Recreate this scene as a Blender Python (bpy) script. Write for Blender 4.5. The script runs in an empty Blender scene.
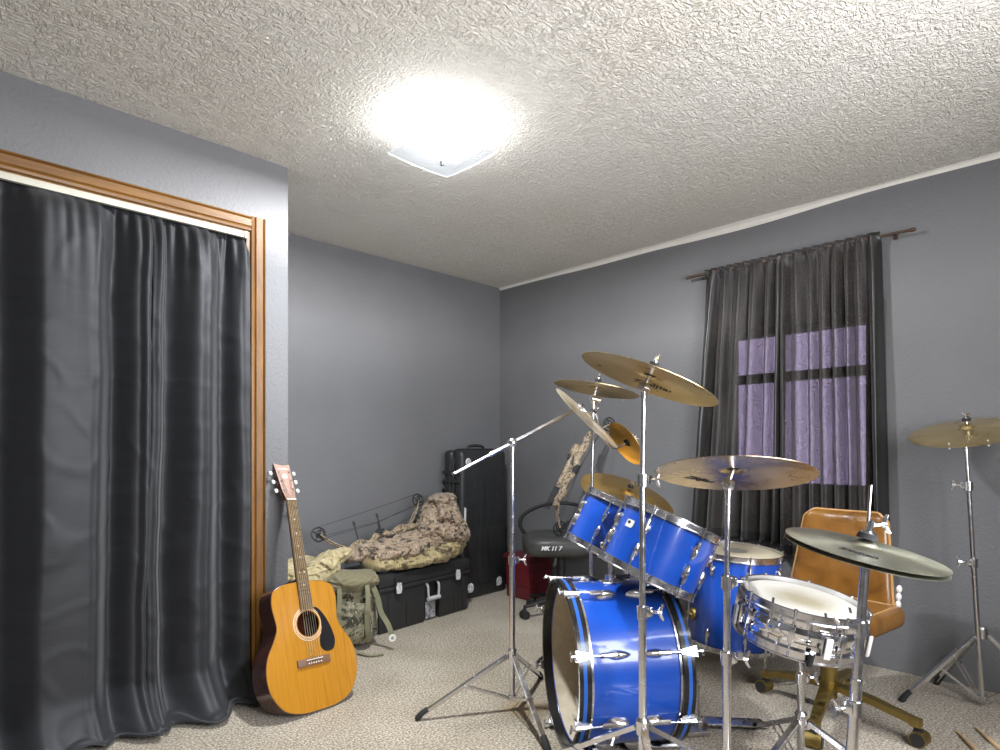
import bpy, bmesh, math, random
from math import pi, sin, cos, sqrt, atan2, radians, exp
from mathutils import Vector, Matrix, noise, Quaternion
from mathutils.geometry import tessellate_polygon

random.seed(7)
COL = bpy.context.scene.collection
V = Vector
I4 = Matrix.Identity(4)

# The room: far corner of the two grey walls at the origin, room at X<0, Y<0, Z up.
# The drum kit stands turned to the room diagonal; K() turns kit plan metres into room metres.
KA = -0.7769
def K(x, y, z=0.0):
    return V((-3.40 + .713*x + .701*y, -3.458 - .701*x + .713*y, z))
def KD(x, y, z=0.0):
    return V((.713*x + .701*y, -.701*x + .713*y, z)).normalized()

# ------------------------------------------------------------------ mesh builder
def frame_from(z, xhint=None):
    z = V(z).normalized()
    xh = V(xhint) if xhint is not None else (V((1, 0, 0)) if abs(z.x) < .9 else V((0, 1, 0)))
    y = z.cross(xh).normalized()
    x = y.cross(z).normalized()
    return Matrix((x, y, z)).transposed()
def mat_at(p, z=(0, 0, 1), xhint=None):
    m = frame_from(z, xhint).to_4x4(); m.translation = V(p); return m
def rotz(a, p=(0, 0, 0)):
    m = Matrix.Rotation(a, 4, 'Z'); m.translation = V(p); return m

class MB:
    def __init__(s): s.v = []; s.f = []; s.mi = []
    def add(s, vs, fs, mi=0, m=None):
        o = len(s.v)
        s.v += [tuple(m @ V(p)) if m is not None else tuple(p) for p in vs]
        for f in fs: s.f.append([i + o for i in f]); s.mi.append(mi)
        return s
    def box(s, c, d, bev=0, mi=0, m=None, seg=2, taper=None):
        bm = bmesh.new(); bmesh.ops.create_cube(bm, size=1)
        for q in bm.verts:
            k = 1.0
            if taper and q.co.z < 0: k = taper
            q.co = V((q.co.x*d[0]*k, q.co.y*d[1]*k, q.co.z*d[2]))
        if bev: bmesh.ops.bevel(bm, geom=list(bm.edges), offset=bev, segments=seg, profile=.6, affect='EDGES')
        for q in bm.verts: q.co += V(c)
        bm.verts.index_update()
        s.add([q.co.copy() for q in bm.verts], [[q.index for q in f.verts] for f in bm.faces], mi, m); bm.free(); return s
    def lathe(s, prof, seg=32, mi=0, m=None, closed=False):
        vs = []; fs = []; n = len(prof)
        for r, z in prof:
            for k in range(seg):
                a = 2*pi*k/seg; vs.append((r*cos(a), r*sin(a), z))
        for i in range(n if closed else n-1):
            j = (i+1) % n
            for k in range(seg):
                l = (k+1) % seg
                fs.append([i*seg+k, i*seg+l, j*seg+l, j*seg+k])
        if not closed:
            if prof[0][0] > 1e-6: fs.append(list(range(seg))[::-1])
            if prof[-1][0] > 1e-6: fs.append([(n-1)*seg+k for k in range(seg)])
        return s.add(vs, fs, mi, m)
    def cyl(s, p0, p1, r0, r1=None, seg=12, mi=0, m=None):
        p0 = V(p0); p1 = V(p1); r1 = r0 if r1 is None else r1
        L = (p1-p0).length; q = mat_at(p0, p1-p0)
        if m is not None: q = m @ q
        return s.lathe([(r0, 0), (r1, L)], seg, mi, q)
    def tube(s, path, r, seg=8, mi=0, m=None, closed=False, flat=None, up=None):
        P = [V(p) for p in path]; n = len(P); vs = []; fs = []; prev = None
        for i, p in enumerate(P):
            if closed: t = P[(i+1) % n] - P[i-1]
            else: t = P[min(i+1, n-1)] - P[max(i-1, 0)]
            if t.length < 1e-9: t = V((0, 0, 1))
            t.normalize()
            if prev is None:
                u = V(up) if up is not None else (V((0, 0, 1)) if abs(t.z) < .9 else V((1, 0, 0)))
            else: u = prev
            u = (u - t*u.dot(t)); u.normalize(); prev = u
            w = t.cross(u)
            rr = r[i] if isinstance(r, (list, tuple)) else r
            fl = flat[i] if isinstance(flat, (list, tuple)) else (flat or 1.0)
            for k in range(seg):
                a = 2*pi*k/seg
                vs.append(p + u*(rr*fl*cos(a)) + w*(rr*sin(a)))
        for i in range(n if closed else n-1):
            j = (i+1) % n
            for k in range(seg):
                l = (k+1) % seg; fs.append([i*seg+k, i*seg+l, j*seg+l, j*seg+k])
        if not closed:
            fs.append(list(range(seg))[::-1]); fs.append([(n-1)*seg+k for k in range(seg)])
        return s.add(vs, fs, mi, m)
    def strip(s, path, w, t, mi=0, m=None, up=(0, 0, 1)):
        """rectangular bar along a path: width w across, thickness t along 'up'."""
        P = [V(p) for p in path]; n = len(P); vs = []; fs = []
        for i, p in enumerate(P):
            d = (P[min(i+1, n-1)] - P[max(i-1, 0)]).normalized()
            u = V(up); u = (u - d*u.dot(d)).normalized(); x = d.cross(u)
            ww = w[i] if isinstance(w, (list, tuple)) else w
            for a, b in ((-1, -1), (1, -1), (1, 1), (-1, 1)):
                vs.append(p + x*(a*ww/2) + u*(b*t/2))
        for i in range(n-1):
            for k in range(4):
                l = (k+1) % 4; fs.append([i*4+k, i*4+l, i*4+4+l, i*4+4+k])
        fs.append([3, 2, 1, 0]); fs.append([(n-1)*4+k for k in range(4)])
        return s.add(vs, fs, mi, m)
    def prism(s, pts, z0, z1, mi=0, m=None, hole=None, mside=None):
        n = len(pts); vs = [(x, y, z0) for x, y in pts] + [(x, y, z1) for x, y in pts]
        ms = mi if mside is None else mside
        side = [[k, (k+1) % n, n+(k+1) % n, n+k] for k in range(n)]
        if hole:
            h = len(hole)
            vs2 = [(x, y, z0) for x, y in hole] + [(x, y, z1) for x, y in hole]
            tri = tessellate_polygon([[V((x, y, 0)) for x, y in pts], [V((x, y, 0)) for x, y in hole]])
            o = 2*n
            fm = lambda i, top: (i + (n if top else 0)) if i < n else (o + (i-n) + (h if top else 0))
            caps = [[fm(i, True) for i in t] for t in tri] + [[fm(i, False) for i in t][::-1] for t in tri]
            s.add(vs+vs2, caps, mi, m)
            s.add(vs, side, ms, m)
            s.add(vs2, [[k, h+k, h+(k+1) % h, (k+1) % h] for k in range(h)], ms, m)
        else:
            s.add(vs, [list(range(n))[::-1], [n+k for k in range(n)]], mi, m)
            s.add(vs, side, ms, m)
        return s
    def ball(s, c, r, mi=0, m=None, seg=16, rings=10, fn=None, e=1.0):
        vs = []; fs = []
        if not isinstance(r, (tuple, list)): r = (r, r, r)
        sp = lambda x: (abs(x)**e)*(1 if x >= 0 else -1)
        for i in range(rings+1):
            ph = -pi/2 + pi*i/rings
            for k in range(seg):
                a = 2*pi*k/seg
                p = V((sp(cos(ph))*sp(cos(a))*r[0], sp(cos(ph))*sp(sin(a))*r[1], sp(sin(ph))*r[2]))
                if fn: p = fn(p)
                vs.append(p + V(c))
        for i in range(rings):
            for k in range(seg):
                l = (k+1) % seg
                fs.append([i*seg+k, i*seg+l, i*seg+seg+l, i*seg+seg+k])
        return s.add(vs, fs, mi, m)
    def grid(s, fn, nu, nv, mi=0, m=None, mfn=None):
        vs = [fn(i/nu, j/nv) for j in range(nv+1) for i in range(nu+1)]
        o = len(s.v); s.v += [tuple(m @ V(p)) if m is not None else tuple(p) for p in vs]
        for j in range(nv):
            for i in range(nu):
                a = j*(nu+1)+i
                s.f.append([o+a, o+a+1, o+a+nu+2, o+a+nu+1]); s.mi.append(mfn(i/nu, j/nv) if mfn else mi)
        return s
    def mesh(s, name, mats, angle=35):
        me = bpy.data.meshes.new(name); me.from_pydata(s.v, [], s.f)
        if not isinstance(mats, (list, tuple)): mats = [mats]
        for q in mats: me.materials.append(q)
        me.polygons.foreach_set('material_index', s.mi)
        bm = bmesh.new(); bm.from_mesh(me)
        bmesh.ops.remove_doubles(bm, verts=bm.verts, dist=1e-6)
        bmesh.ops.recalc_face_normals(bm, faces=bm.faces); bm.to_mesh(me); bm.free()
        me.polygons.foreach_set('use_smooth', [True]*len(me.polygons))
        me.set_sharp_from_angle(angle=radians(angle)); me.update()
        return me
    def build(s, name, mats, parent=None, m=None, angle=35):
        return link(name, s.mesh(name, mats, angle), parent, m)

def link(name, data, parent=None, m=None):
    o = bpy.data.objects.new(name, data); COL.objects.link(o)
    if parent is not None: o.parent = parent
    if m is not None: o.matrix_local = m
    return o
def tag(o, label=None, cat=None, group=None, kind=None):
    if label: o['label'] = label
    if cat: o['category'] = cat
    if group: o['group'] = group
    if kind: o['kind'] = kind
    return o
def thing(name, label, cat, m, group=None):
    o = bpy.data.objects.new(name, None); COL.objects.link(o)
    o.empty_display_size = .05
    o.matrix_local = m if isinstance(m, Matrix) else Matrix.Translation(V(m))
    return tag(o, label, cat, group)
def struct(name, mb, mats, angle=35): return tag(mb.build(name, mats, angle=angle), kind='structure')
def cat_spline(pts, n=8, closed=False):
    P = [V(p) for p in pts]; out = []; L = len(P)
    for i in range(L if closed else L-1):
        if closed: a, b, c, d = P[i-1], P[i], P[(i+1) % L], P[(i+2) % L]
        else: a, b, c, d = P[max(i-1, 0)], P[i], P[i+1], P[min(i+2, L-1)]
        for k in range(n):
            t = k/n
            out.append(.5*((2*b) + (c-a)*t + (2*a-5*b+4*c-d)*t*t + (3*b-a-3*c+d)*t**3))
    if not closed: out.append(P[-1])
    return out
def interp(pts, x):
    if x <= pts[0][0]: return pts[0][1]
    for (a, p), (b, q) in zip(pts, pts[1:]):
        if x <= b:
            t = (x-a)/(b-a); t = t*t*(3-2*t); return p + (q-p)*t
    return pts[-1][1]
def nz(x, y, z=0.): return noise.noise(V((x, y, z)))

# ------------------------------------------------------------------ materials
def nodes_of(name):
    m = bpy.data.materials.new(name); m.use_nodes = True
    nt = m.node_tree; nt.nodes.clear()
    out = nt.nodes.new('ShaderNodeOutputMaterial'); b = nt.nodes.new('ShaderNodeBsdfPrincipled')
    nt.links.new(b.outputs[0], out.inputs[0]); return m, nt, b, out
def N(nt, t, **k):
    n = nt.nodes.new(t)
    for a, v in k.items():
        if a in n.inputs: n.inputs[a].default_value = v
        else: setattr(n, a, v)
    return n
def coords(nt, scale=(1, 1, 1), kind='Object', rot=(0, 0, 0)):
    t = nt.nodes.new('ShaderNodeTexCoord'); mp = nt.nodes.new('ShaderNodeMapping')
    mp.inputs['Scale'].default_value = scale; mp.inputs['Rotation'].default_value = rot
    nt.links.new(t.outputs[kind], mp.inputs[0]); return mp.outputs[0]
def ramp(nt, fac, stops, interp='LINEAR'):
    r = nt.nodes.new('ShaderNodeValToRGB'); r.color_ramp.interpolation = interp
    while len(r.color_ramp.elements) < len(stops): r.color_ramp.elements.new(.5)
    for e, (p, c) in zip(r.color_ramp.elements, stops): e.position = p; e.color = (*c, 1)
    nt.links.new(fac, r.inputs[0]); return r.outputs[0]
def noise_tex(nt, co, scale, detail=3, rough=.55, dist=0.):
    n = nt.nodes.new('ShaderNodeTexNoise'); n.inputs['Scale'].default_value = scale
    n.inputs['Detail'].default_value = detail; n.inputs['Roughness'].default_value = rough
    n.inputs['Distortion'].default_value = dist
    nt.links.new(co, n.inputs['Vector']); return n.outputs['Fac']
def bump(nt, b, h, strength=.3, dist=.005):
    n = nt.nodes.new('ShaderNodeBump'); n.inputs['Strength'].default_value = strength
    n.inputs['Distance'].default_value = dist
    nt.links.new(h, n.inputs['Height']); nt.links.new(n.outputs[0], b.inputs['Normal']); return n
def mixc(nt, fac, a, b, mode='MIX'):
    m = nt.nodes.new('ShaderNodeMix'); m.data_type = 'RGBA'; m.blend_type = mode
    for sock, v in ((m.inputs[0], fac), (m.inputs[6], a), (m.inputs[7], b)):
        if hasattr(v, 'links') or isinstance(v, bpy.types.NodeSocket): nt.links.new(v, sock)
        elif isinstance(v, (int, float)): sock.default_value = v
        else: sock.default_value = (*v, 1)
    return m.outputs[2]
def simple(name, col, rough=.5, metal=0., vary=.12, nscale=14, coat=0., spec=.5, bmp=0., bscale=60, stretch=(1, 1, 1), sheen=0.):
    m, nt, b, _ = nodes_of(name); co = coords(nt, stretch)
    f = noise_tex(nt, co, nscale, 4)
    c0 = tuple(max(0, x*(1-vary)) for x in col); c1 = tuple(min(1, x*(1+vary)) for x in col)
    nt.links.new(ramp(nt, f, [(.3, c0), (.7, c1)]), b.inputs['Base Color'])
    b.inputs['Roughness'].default_value = rough; b.inputs['Metallic'].default_value = metal
    b.inputs['Coat Weight'].default_value = coat; b.inputs['Coat Roughness'].default_value = .08
    b.inputs['Specular IOR Level'].default_value = spec
    if sheen: b.inputs['Sheen Weight'].default_value = sheen; b.inputs['Sheen Roughness'].default_value = .4
    if bmp: bump(nt, b, noise_tex(nt, co, bscale, 4), bmp, .003)
    return m

MAT = {}
def wall_mat(name, base):
    m, nt, b, _ = nodes_of(name); co = coords(nt)
    f = noise_tex(nt, co, 1.6, 4)
    nt.links.new(ramp(nt, f, [(.3, tuple(x*.93 for x in base)), (.7, tuple(x*1.06 for x in base))]), b.inputs['Base Color'])
    b.inputs['Roughness'].default_value = .55; b.inputs['Specular IOR Level'].default_value = .35
    h = noise_tex(nt, co, 75, 3, .5)
    bump(nt, b, h, .45, .006); return m
MAT['wall'] = wall_mat('grey_wall_paint', (.172, .173, .179))

def ceiling_mat():
    m, nt, b, _ = nodes_of('textured_ceiling_paint'); co = coords(nt)
    big = noise_tex(nt, co, 1.1, 3)
    nt.links.new(ramp(nt, big, [(.3, (.81, .765, .675)), (.7, (.86, .83, .765))]), b.inputs['Base Color'])
    b.inputs['Roughness'].default_value = .9; b.inputs['Specular IOR Level'].default_value = .15
    # knockdown plaster: stretched brush strokes whose direction wanders
    h1 = noise_tex(nt, coords(nt, (1, .42, 1), rot=(0, 0, .5)), 96, 3, .55, .8)
    h2 = noise_tex(nt, coords(nt, (.42, 1, 1), rot=(0, 0, .9)), 96, 3, .55, .8)
    sel = noise_tex(nt, coords(nt), 17, 2)
    r = mixc(nt, ramp(nt, sel, [(.44, (0, 0, 0)), (.56, (1, 1, 1))]), ramp(nt, h1, [(.38, (0, 0, 0)), (.62, (1, 1, 1))]), ramp(nt, h2, [(.38, (0, 0, 0)), (.62, (1, 1, 1))]))
    bump(nt, b, r, .9, .007); return m
MAT['ceiling'] = ceiling_mat()

def carpet_mat():
    m, nt, b, _ = nodes_of('beige_grey_carpet'); co = coords(nt)
    f = noise_tex(nt, co, 115, 2, .7); p = noise_tex(nt, co, 3.2, 3)
    c = ramp(nt, f, [(.30, (.12, .10, .075)), (.45, (.34, .295, .225)), (.54, (.52, .465, .375)), (.70, (.88, .82, .71))])
    c2 = mixc(nt, .9, c, ramp(nt, p, [(.35, (.80, .76, .70)), (.65, (1., .98, .95))]), 'MULTIPLY')
    # a sandy stain by the boom stand
    sv = N(nt, 'ShaderNodeVectorMath', operation='DISTANCE'); sv.inputs[1].default_value = (-1.576*1.6, -1.746*1.6, 0)
    nt.links.new(coords(nt, (1.6, 1.6, 0)), sv.inputs[0])
    sa_ = nt.nodes.new('ShaderNodeMath'); sa_.operation = 'MULTIPLY_ADD'; sa_.inputs[1].default_value = .22
    nt.links.new(noise_tex(nt, co, 9, 3), sa_.inputs[0]); nt.links.new(sv.outputs['Value'], sa_.inputs[2])
    c2 = mixc(nt, ramp(nt, sa_.outputs[0], [(.20, (.55, .55, .55)), (.30, (0, 0, 0))]), c2, (.42, .28, .13))
    nt.links.new(c2, b.inputs['Base Color']); b.inputs['Roughness'].default_value = 1.; b.inputs['Specular IOR Level'].default_value = .05
    b.inputs['Sheen Weight'].default_value = .25
    g = noise_tex(nt, co, 80, 3, .7)
    bump(nt, b, g, .9, .012); return m
MAT['carpet'] = carpet_mat()

def wood_mat(name, a, bcol, scale=3., stretch=(9, 9, .6), rough=.35, coat=.3, dark=None):
    m, nt, b, _ = nodes_of(name); co = coords(nt, stretch)
    f = noise_tex(nt, co, scale*3, 5, .6, .8); g = noise_tex(nt, co, scale, 3, .5, 1.5)
    c = ramp(nt, f, [(.3, a), (.7, bcol)])
    if dark: c = mixc(nt, ramp(nt, g, [(.52, (0, 0, 0)), (.75, (.6, .6, .6))]), c, dark)
    nt.links.new(c, b.inputs['Base Color']); b.inputs['Roughness'].default_value = rough
    b.inputs['Coat Weight'].default_value = coat; b.inputs['Coat Roughness'].default_value = .12
    return m
MAT['oak'] = wood_mat('honey_oak_casing', (.125, .052, .008), (.215, .098, .016), 1.6, (14, 14, 1.0), dark=(.065, .025, .006), rough=.5, coat=.08)
MAT['oak_h'] = wood_mat('honey_oak_head_casing', (.125, .052, .008), (.215, .098, .016), 1.6, (1.0, 14, 14), dark=(.065, .025, .006), rough=.5, coat=.08)
MAT['spruce'] = wood_mat('amber_spruce_top', (.40, .175, .012), (.50, .225, .020), 3.2, (16, .5, 4), .25, .6, dark=(.28, .108, .007))
MAT['mahogany'] = wood_mat('dark_mahogany', (.045, .012, .008), (.10, .028, .016), 3, (10, 1, 10), .2, .6)
MAT['rosewood'] = wood_mat('rosewood', (.13, .065, .04), (.22, .12, .075), 6, (12, 1, 12), .45, .0)
MAT['fretboard'] = wood_mat('worn_golden_rosewood', (.14, .085, .035), (.22, .14, .06), 6, (12, 1, 12), .4, .0)
MAT['headveneer'] = wood_mat('pale_rosewood_veneer', (.34, .20, .16), (.48, .31, .25), 6, (12, 1, 12), .3, .3)
MAT['stick'] = wood_mat('hickory', (.5, .33, .16), (.68, .48, .26), 4, (12, 12, 1), .4, .2)
MAT['shellwood'] = wood_mat('pale_drum_shell_wood', (.55, .46, .32), (.68, .60, .45), 2, (3, 3, 3), .5, .1)

def chrome(name, col=(.74, .74, .76), rough=.19):
    m, nt, b, _ = nodes_of(name); co = coords(nt)
    f = noise_tex(nt, co, 40, 4)
    nt.links.new(ramp(nt, f, [(.3, tuple(x*.9 for x in col)), (.7, col)]), b.inputs['Base Color'])
    nt.links.new(ramp(nt, f, [(.3, (rough*.7,)*3), (.75, (rough*1.6,)*3)]), b.inputs['Roughness'])
    b.inputs['Metallic'].default_value = 1.; return m
MAT['chrome'] = chrome('chrome'); MAT['chrome_bright'] = chrome('polished_chrome', (.88, .88, .90), .07)
MAT['steel'] = chrome('worn_steel', (.62, .61, .58), .28)
MAT['brass'] = chrome('aged_brass', (.36, .27, .09), .42)

def cymbal_mat(name, a, bcol, rough):
    m, nt, b, _ = nodes_of(name)
    t = nt.nodes.new('ShaderNodeTexCoord'); ln = nt.nodes.new('ShaderNodeVectorMath'); ln.operation = 'LENGTH'
    mp = nt.nodes.new('ShaderNodeMapping'); mp.inputs['Scale'].default_value = (1, 1, .0)
    nt.links.new(t.outputs['Object'], mp.inputs[0]); nt.links.new(mp.outputs[0], ln.inputs[0])
    cb = nt.nodes.new('ShaderNodeCombineXYZ'); nt.links.new(ln.outputs['Value'], cb.inputs[0])
    gr = noise_tex(nt, cb.outputs[0], 330, 3, .7)      # lathe grooves
    pat = noise_tex(nt, t.outputs['Object'], 7, 4, .6)  # patina
    c = mixc(nt, ramp(nt, pat, [(.35, (0, 0, 0)), (.68, (1, 1, 1))]), a, bcol)
    nt.links.new(c, b.inputs['Base Color']); b.inputs['Metallic'].default_value = .95
    nt.links.new(ramp(nt, pat, [(.3, (rough*.8,)*3), (.7, (rough*1.25,)*3)]), b.inputs['Roughness'])
    b.inputs['Anisotropic'].default_value = .5
    tg = nt.nodes.new('ShaderNodeTangent'); tg.direction_type = 'RADIAL'; tg.axis = 'Z'
    nt.links.new(tg.outputs[0], b.inputs['Tangent'])
    bump(nt, b, gr, .22, .0012); return m
MAT['cymbal'] = cymbal_mat('bronze_cymbal', (.60, .45, .20), (.74, .60, .34), .30)
MAT['cymbal_warm'] = cymbal_mat('golden_cymbal', (.55, .34, .09), (.66, .45, .16), .36)
MAT['cymbal_pale'] = cymbal_mat('pale_bronze_cymbal', (.80, .70, .52), (.86, .78, .62), .38)
MAT['cymbal_grey'] = cymbal_mat('grey_green_hi_hat_bronze', (.40, .40, .30), (.50, .50, .39), .38)
MAT['cymbal_dull'] = cymbal_mat('dull_ride_bronze', (.42, .30, .17), (.56, .44, .28), .27)

def blue_wrap():
    m, nt, b, _ = nodes_of('blue_drum_wrap'); co = coords(nt)
    f = noise_tex(nt, co, 5, 4)
    c = ramp(nt, f, [(.3, (.005, .070, .46)), (.7, (.010, .095, .56))])
    sc = noise_tex(nt, coords(nt, (30, 3, 30), rot=(.3, .5, .9)), 2.3, 3, .6)  # pale scratches
    c = mixc(nt, ramp(nt, sc, [(.735, (0, 0, 0)), (.76, (.35, .35, .35))]), c, (.55, .65, .9))
    nt.links.new(c, b.inputs['Base Color']); b.inputs['Roughness'].default_value = .28
    b.inputs['Coat Weight'].default_value = .8; b.inputs['Coat Roughness'].default_value = .08; return m
MAT['blue'] = blue_wrap()
MAT['blue_inlay'] = simple('blue_hoop_inlay', (.02, .13, .55), .3, coat=.4)
MAT['black_gloss'] = simple('black_lacquer', (.012, .012, .013), .25, coat=.3)
MAT['black'] = simple('black_plastic', (.022, .022, .023), .48, vary=.25)
MAT['case_black'] = simple('black_moulded_case', (.026, .027, .028), .42, vary=.2, bmp=.15, bscale=180)
MAT['rubber'] = simple('black_rubber', (.02, .02, .02), .75)
MAT['felt'] = simple('dark_felt', (.03, .03, .032), .95)
MAT['white_plastic'] = simple('white_plastic', (.78, .77, .73), .4, vary=.05)
MAT['offwhite_metal'] = simple('offwhite_enamel', (.52, .50, .42), .4, vary=.06)
MAT['sticker'] = simple('worn_white_sticker', (.66, .66, .66), .6, vary=.45, nscale=70)
MAT['grey_label'] = simple('grey_printed_label', (.42, .42, .45), .5, vary=.8, nscale=40)
MAT['silver_plastic'] = simple('silver_plastic', (.52, .53, .54), .35, vary=.1)
def head_mat(name, base, stain, r0, r1):
    m, nt, b, _ = nodes_of(name)
    t = nt.nodes.new('ShaderNodeTexCoord'); mp = nt.nodes.new('ShaderNodeMapping'); mp.inputs['Scale'].default_value = (1, 1, 0)
    nt.links.new(t.outputs['Object'], mp.inputs[0])
    ln = nt.nodes.new('ShaderNodeVectorMath'); ln.operation = 'LENGTH'; nt.links.new(mp.outputs[0], ln.inputs[0])
    nn = noise_tex(nt, t.outputs['Object'], 11, 4, .6)
    ad = nt.nodes.new('ShaderNodeMath'); ad.operation = 'MULTIPLY_ADD'; ad.inputs[1].default_value = .09
    nt.links.new(nn, ad.inputs[0]); nt.links.new(ln.outputs['Value'], ad.inputs[2])
    c = ramp(nt, ad.outputs[0], [(r0+.045, stain), (r1+.045, base)])
    nt.links.new(c, b.inputs['Base Color']); b.inputs['Roughness'].default_value = .55; return m
MAT['head'] = head_mat('coated_drum_head', (.62, .55, .40), (.48, .42, .30), .02, .12)
MAT['head_dot'] = head_mat('cream_head_grey_dot', (.62, .55, .40), (.30, .29, .26), .055, .062)
MAT['head_snare'] = head_mat('worn_snare_head', (.58, .56, .50), (.33, .29, .20), .03, .125)

def fabric(name, col, rough=.6, sheen=.3, scale=(1, 1, 1), bscale=260, bmp=.12, vary=.15):
    m, nt, b, _ = nodes_of(name); co = coords(nt, scale)
    f = noise_tex(nt, co, 9, 4)
    nt.links.new(ramp(nt, f, [(.3, tuple(x*(1-vary) for x in col)), (.7, tuple(x*(1+vary) for x in col))]), b.inputs['Base Color'])
    b.inputs['Roughness'].default_value = rough; b.inputs['Sheen Weight'].default_value = sheen; b.inputs['Sheen Roughness'].default_value = .35
    bump(nt, b, noise_tex(nt, co, bscale, 3), bmp, .002); return m
MAT['blackout'] = fabric('charcoal_satin_curtain', (.019, .0205, .0235), .58, .35, (.35, .35, 3.5), 90, .22)
MAT['satin'] = fabric('black_satin_hem', (.022, .021, .020), .35, .25, (1, 1, 1), 60, .5)

def sheer():
    m = bpy.data.materials.new('sheer_black_curtain'); m.use_nodes = True; nt = m.node_tree; nt.nodes.clear()
    out = nt.nodes.new('ShaderNodeOutputMaterial')
    p = nt.nodes.new('ShaderNodeBsdfPrincipled'); co = coords(nt, (1, 1, 1))
    f = noise_tex(nt, co, 170, 3, .7); g = noise_tex(nt, co, 6, 3)
    nt.links.new(ramp(nt, g, [(.3, (.018, .0155, .012)), (.7, (.046, .039, .031))]), p.inputs['Base Color'])
    p.inputs['Roughness'].default_value = .42; p.inputs['Sheen Weight'].default_value = .35
    bump(nt, p, noise_tex(nt, co, 70, 4, .7), .5, .003)
    tr = nt.nodes.new('ShaderNodeBsdfTransparent'); tr.inputs['Color'].default_value = (.93, .88, 1.0, 1)
    mx = nt.nodes.new('ShaderNodeMixShader')
    lw = nt.nodes.new('ShaderNodeLayerWeight'); lw.inputs['Blend'].default_value = .35
    dn = nt.nodes.new('ShaderNodeMath'); dn.operation = 'MULTIPLY'      # weave closes up where the cloth is seen along its surface
    nt.links.new(ramp(nt, f, [(.36, (.20, .20, .20)), (.66, (.62, .62, .62))]), dn.inputs[0])
    nt.links.new(ramp(nt, lw.outputs['Facing'], [(.05, (1, 1, 1)), (.75, (.04, .04, .04))]), dn.inputs[1]); nt.links.new(dn.outputs[0], mx.inputs[0])
    nt.links.new(p.outputs[0], mx.inputs[1]); nt.links.new(tr.outputs[0], mx.inputs[2]); nt.links.new(mx.outputs[0], out.inputs[0])
    return m
MAT['sheer'] = sheer()
def glassy():
    m = bpy.data.materials.new('window_glass'); m.use_nodes = True; nt = m.node_tree; nt.nodes.clear()
    out = nt.nodes.new('ShaderNodeOutputMaterial'); tr = nt.nodes.new('ShaderNodeBsdfTransparent'); gl = nt.nodes.new('ShaderNodeBsdfGlossy')
    gl.inputs['Roughness'].default_value = .03; fr = nt.nodes.new('ShaderNodeFresnel'); mx = nt.nodes.new('ShaderNodeMixShader')
    nt.links.new(fr.outputs[0], mx.inputs[0]); nt.links.new(tr.outputs[0], mx.inputs[1]); nt.links.new(gl.outputs[0], mx.inputs[2])
    nt.links.new(mx.outputs[0], out.inputs[0]); return m
MAT['glass'] = glassy()
def lampglass():
    m = bpy.data.materials.new('frosted_lamp_glass'); m.use_nodes = True; nt = m.node_tree; nt.nodes.clear()
    out = nt.nodes.new('ShaderNodeOutputMaterial'); tr = nt.nodes.new('ShaderNodeBsdfTransparent'); tr.inputs[0].default_value = (.59, .60, .61, 1)
    df = nt.nodes.new('ShaderNodeBsdfDiffuse'); df.inputs[0].default_value = (.85, .86, .9, 1)
    em = nt.nodes.new('ShaderNodeEmission'); em.inputs[0].default_value = (.90, .95, 1, 1); em.inputs[1].default_value = .17
    a = nt.nodes.new('ShaderNodeMixShader'); a.inputs[0].default_value = .035
    s = nt.nodes.new('ShaderNodeAddShader')
    nt.links.new(tr.outputs[0], a.inputs[1]); nt.links.new(df.outputs[0], a.inputs[2])
    nt.links.new(a.outputs[0], s.inputs[0]); nt.links.new(em.outputs[0], s.inputs[1]); nt.links.new(s.outputs[0], out.inputs[0]); return m
MAT['lampglass'] = lampglass()
def emis(name, col, st):
    m, nt, b, _ = nodes_of(name); b.inputs['Base Color'].default_value = (*col, 1)
    b.inputs['Emission Color'].default_value = (*col, 1); b.inputs['Emission Strength'].default_value = st; return m
def bulbglass():
    m = bpy.data.materials.new('lit_bulb'); m.use_nodes = True; nt = m.node_tree; nt.nodes.clear()
    out = nt.nodes.new('ShaderNodeOutputMaterial'); tr = nt.nodes.new('ShaderNodeBsdfTransparent'); em = nt.nodes.new('ShaderNodeEmission')
    em.inputs[0].default_value = (1, .98, .95, 1); em.inputs[1].default_value = 2.; ad = nt.nodes.new('ShaderNodeAddShader')
    nt.links.new(tr.outputs[0], ad.inputs[0]); nt.links.new(em.outputs[0], ad.inputs[1]); nt.links.new(ad.outputs[0], out.inputs[0]); return m
MAT['bulb'] = bulbglass()

def camo(name, cols, scale=9, rough=.85):
    m, nt, b, _ = nodes_of(name); co = coords(nt, (1, 1, 1.3))
    f = noise_tex(nt, co, scale, 5, .62, 1.4); g = noise_tex(nt, coords(nt, (1.3, 1, .7), rot=(.7, .3, .2)), scale*1.7, 4, .6, 2.2)
    c = ramp(nt, f, [(.30, cols[0]), (.44, cols[1]), (.52, cols[2]), (.62, cols[3])], 'CONSTANT')
    c = mixc(nt, ramp(nt, g, [(.56, (0, 0, 0)), (.60, (1, 1, 1))]), c, cols[4])
    nt.links.new(c, b.inputs['Base Color']); b.inputs['Roughness'].default_value = rough; b.inputs['Sheen Weight'].default_value = .2
    bump(nt, b, noise_tex(nt, co, 150, 3), .25, .002); return m
MAT['camo_brown'] = camo('brown_woodland_camo', [(.05, .034, .022), (.25, .18, .12), (.38, .285, .195), (.15, .105, .07), (.46, .37, .27)], 14)
MAT['camo_tan'] = camo('khaki_gold_camo', [(.085, .06, .025), (.32, .25, .12), (.43, .345, .17), (.18, .135, .06), (.48, .40, .22)], 11)
MAT['camo_pale'] = camo('pale_sand_camo', [(.11, .08, .032), (.43, .35, .175), (.54, .455, .255), (.22, .165, .07), (.57, .495, .31)], 8)
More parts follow.
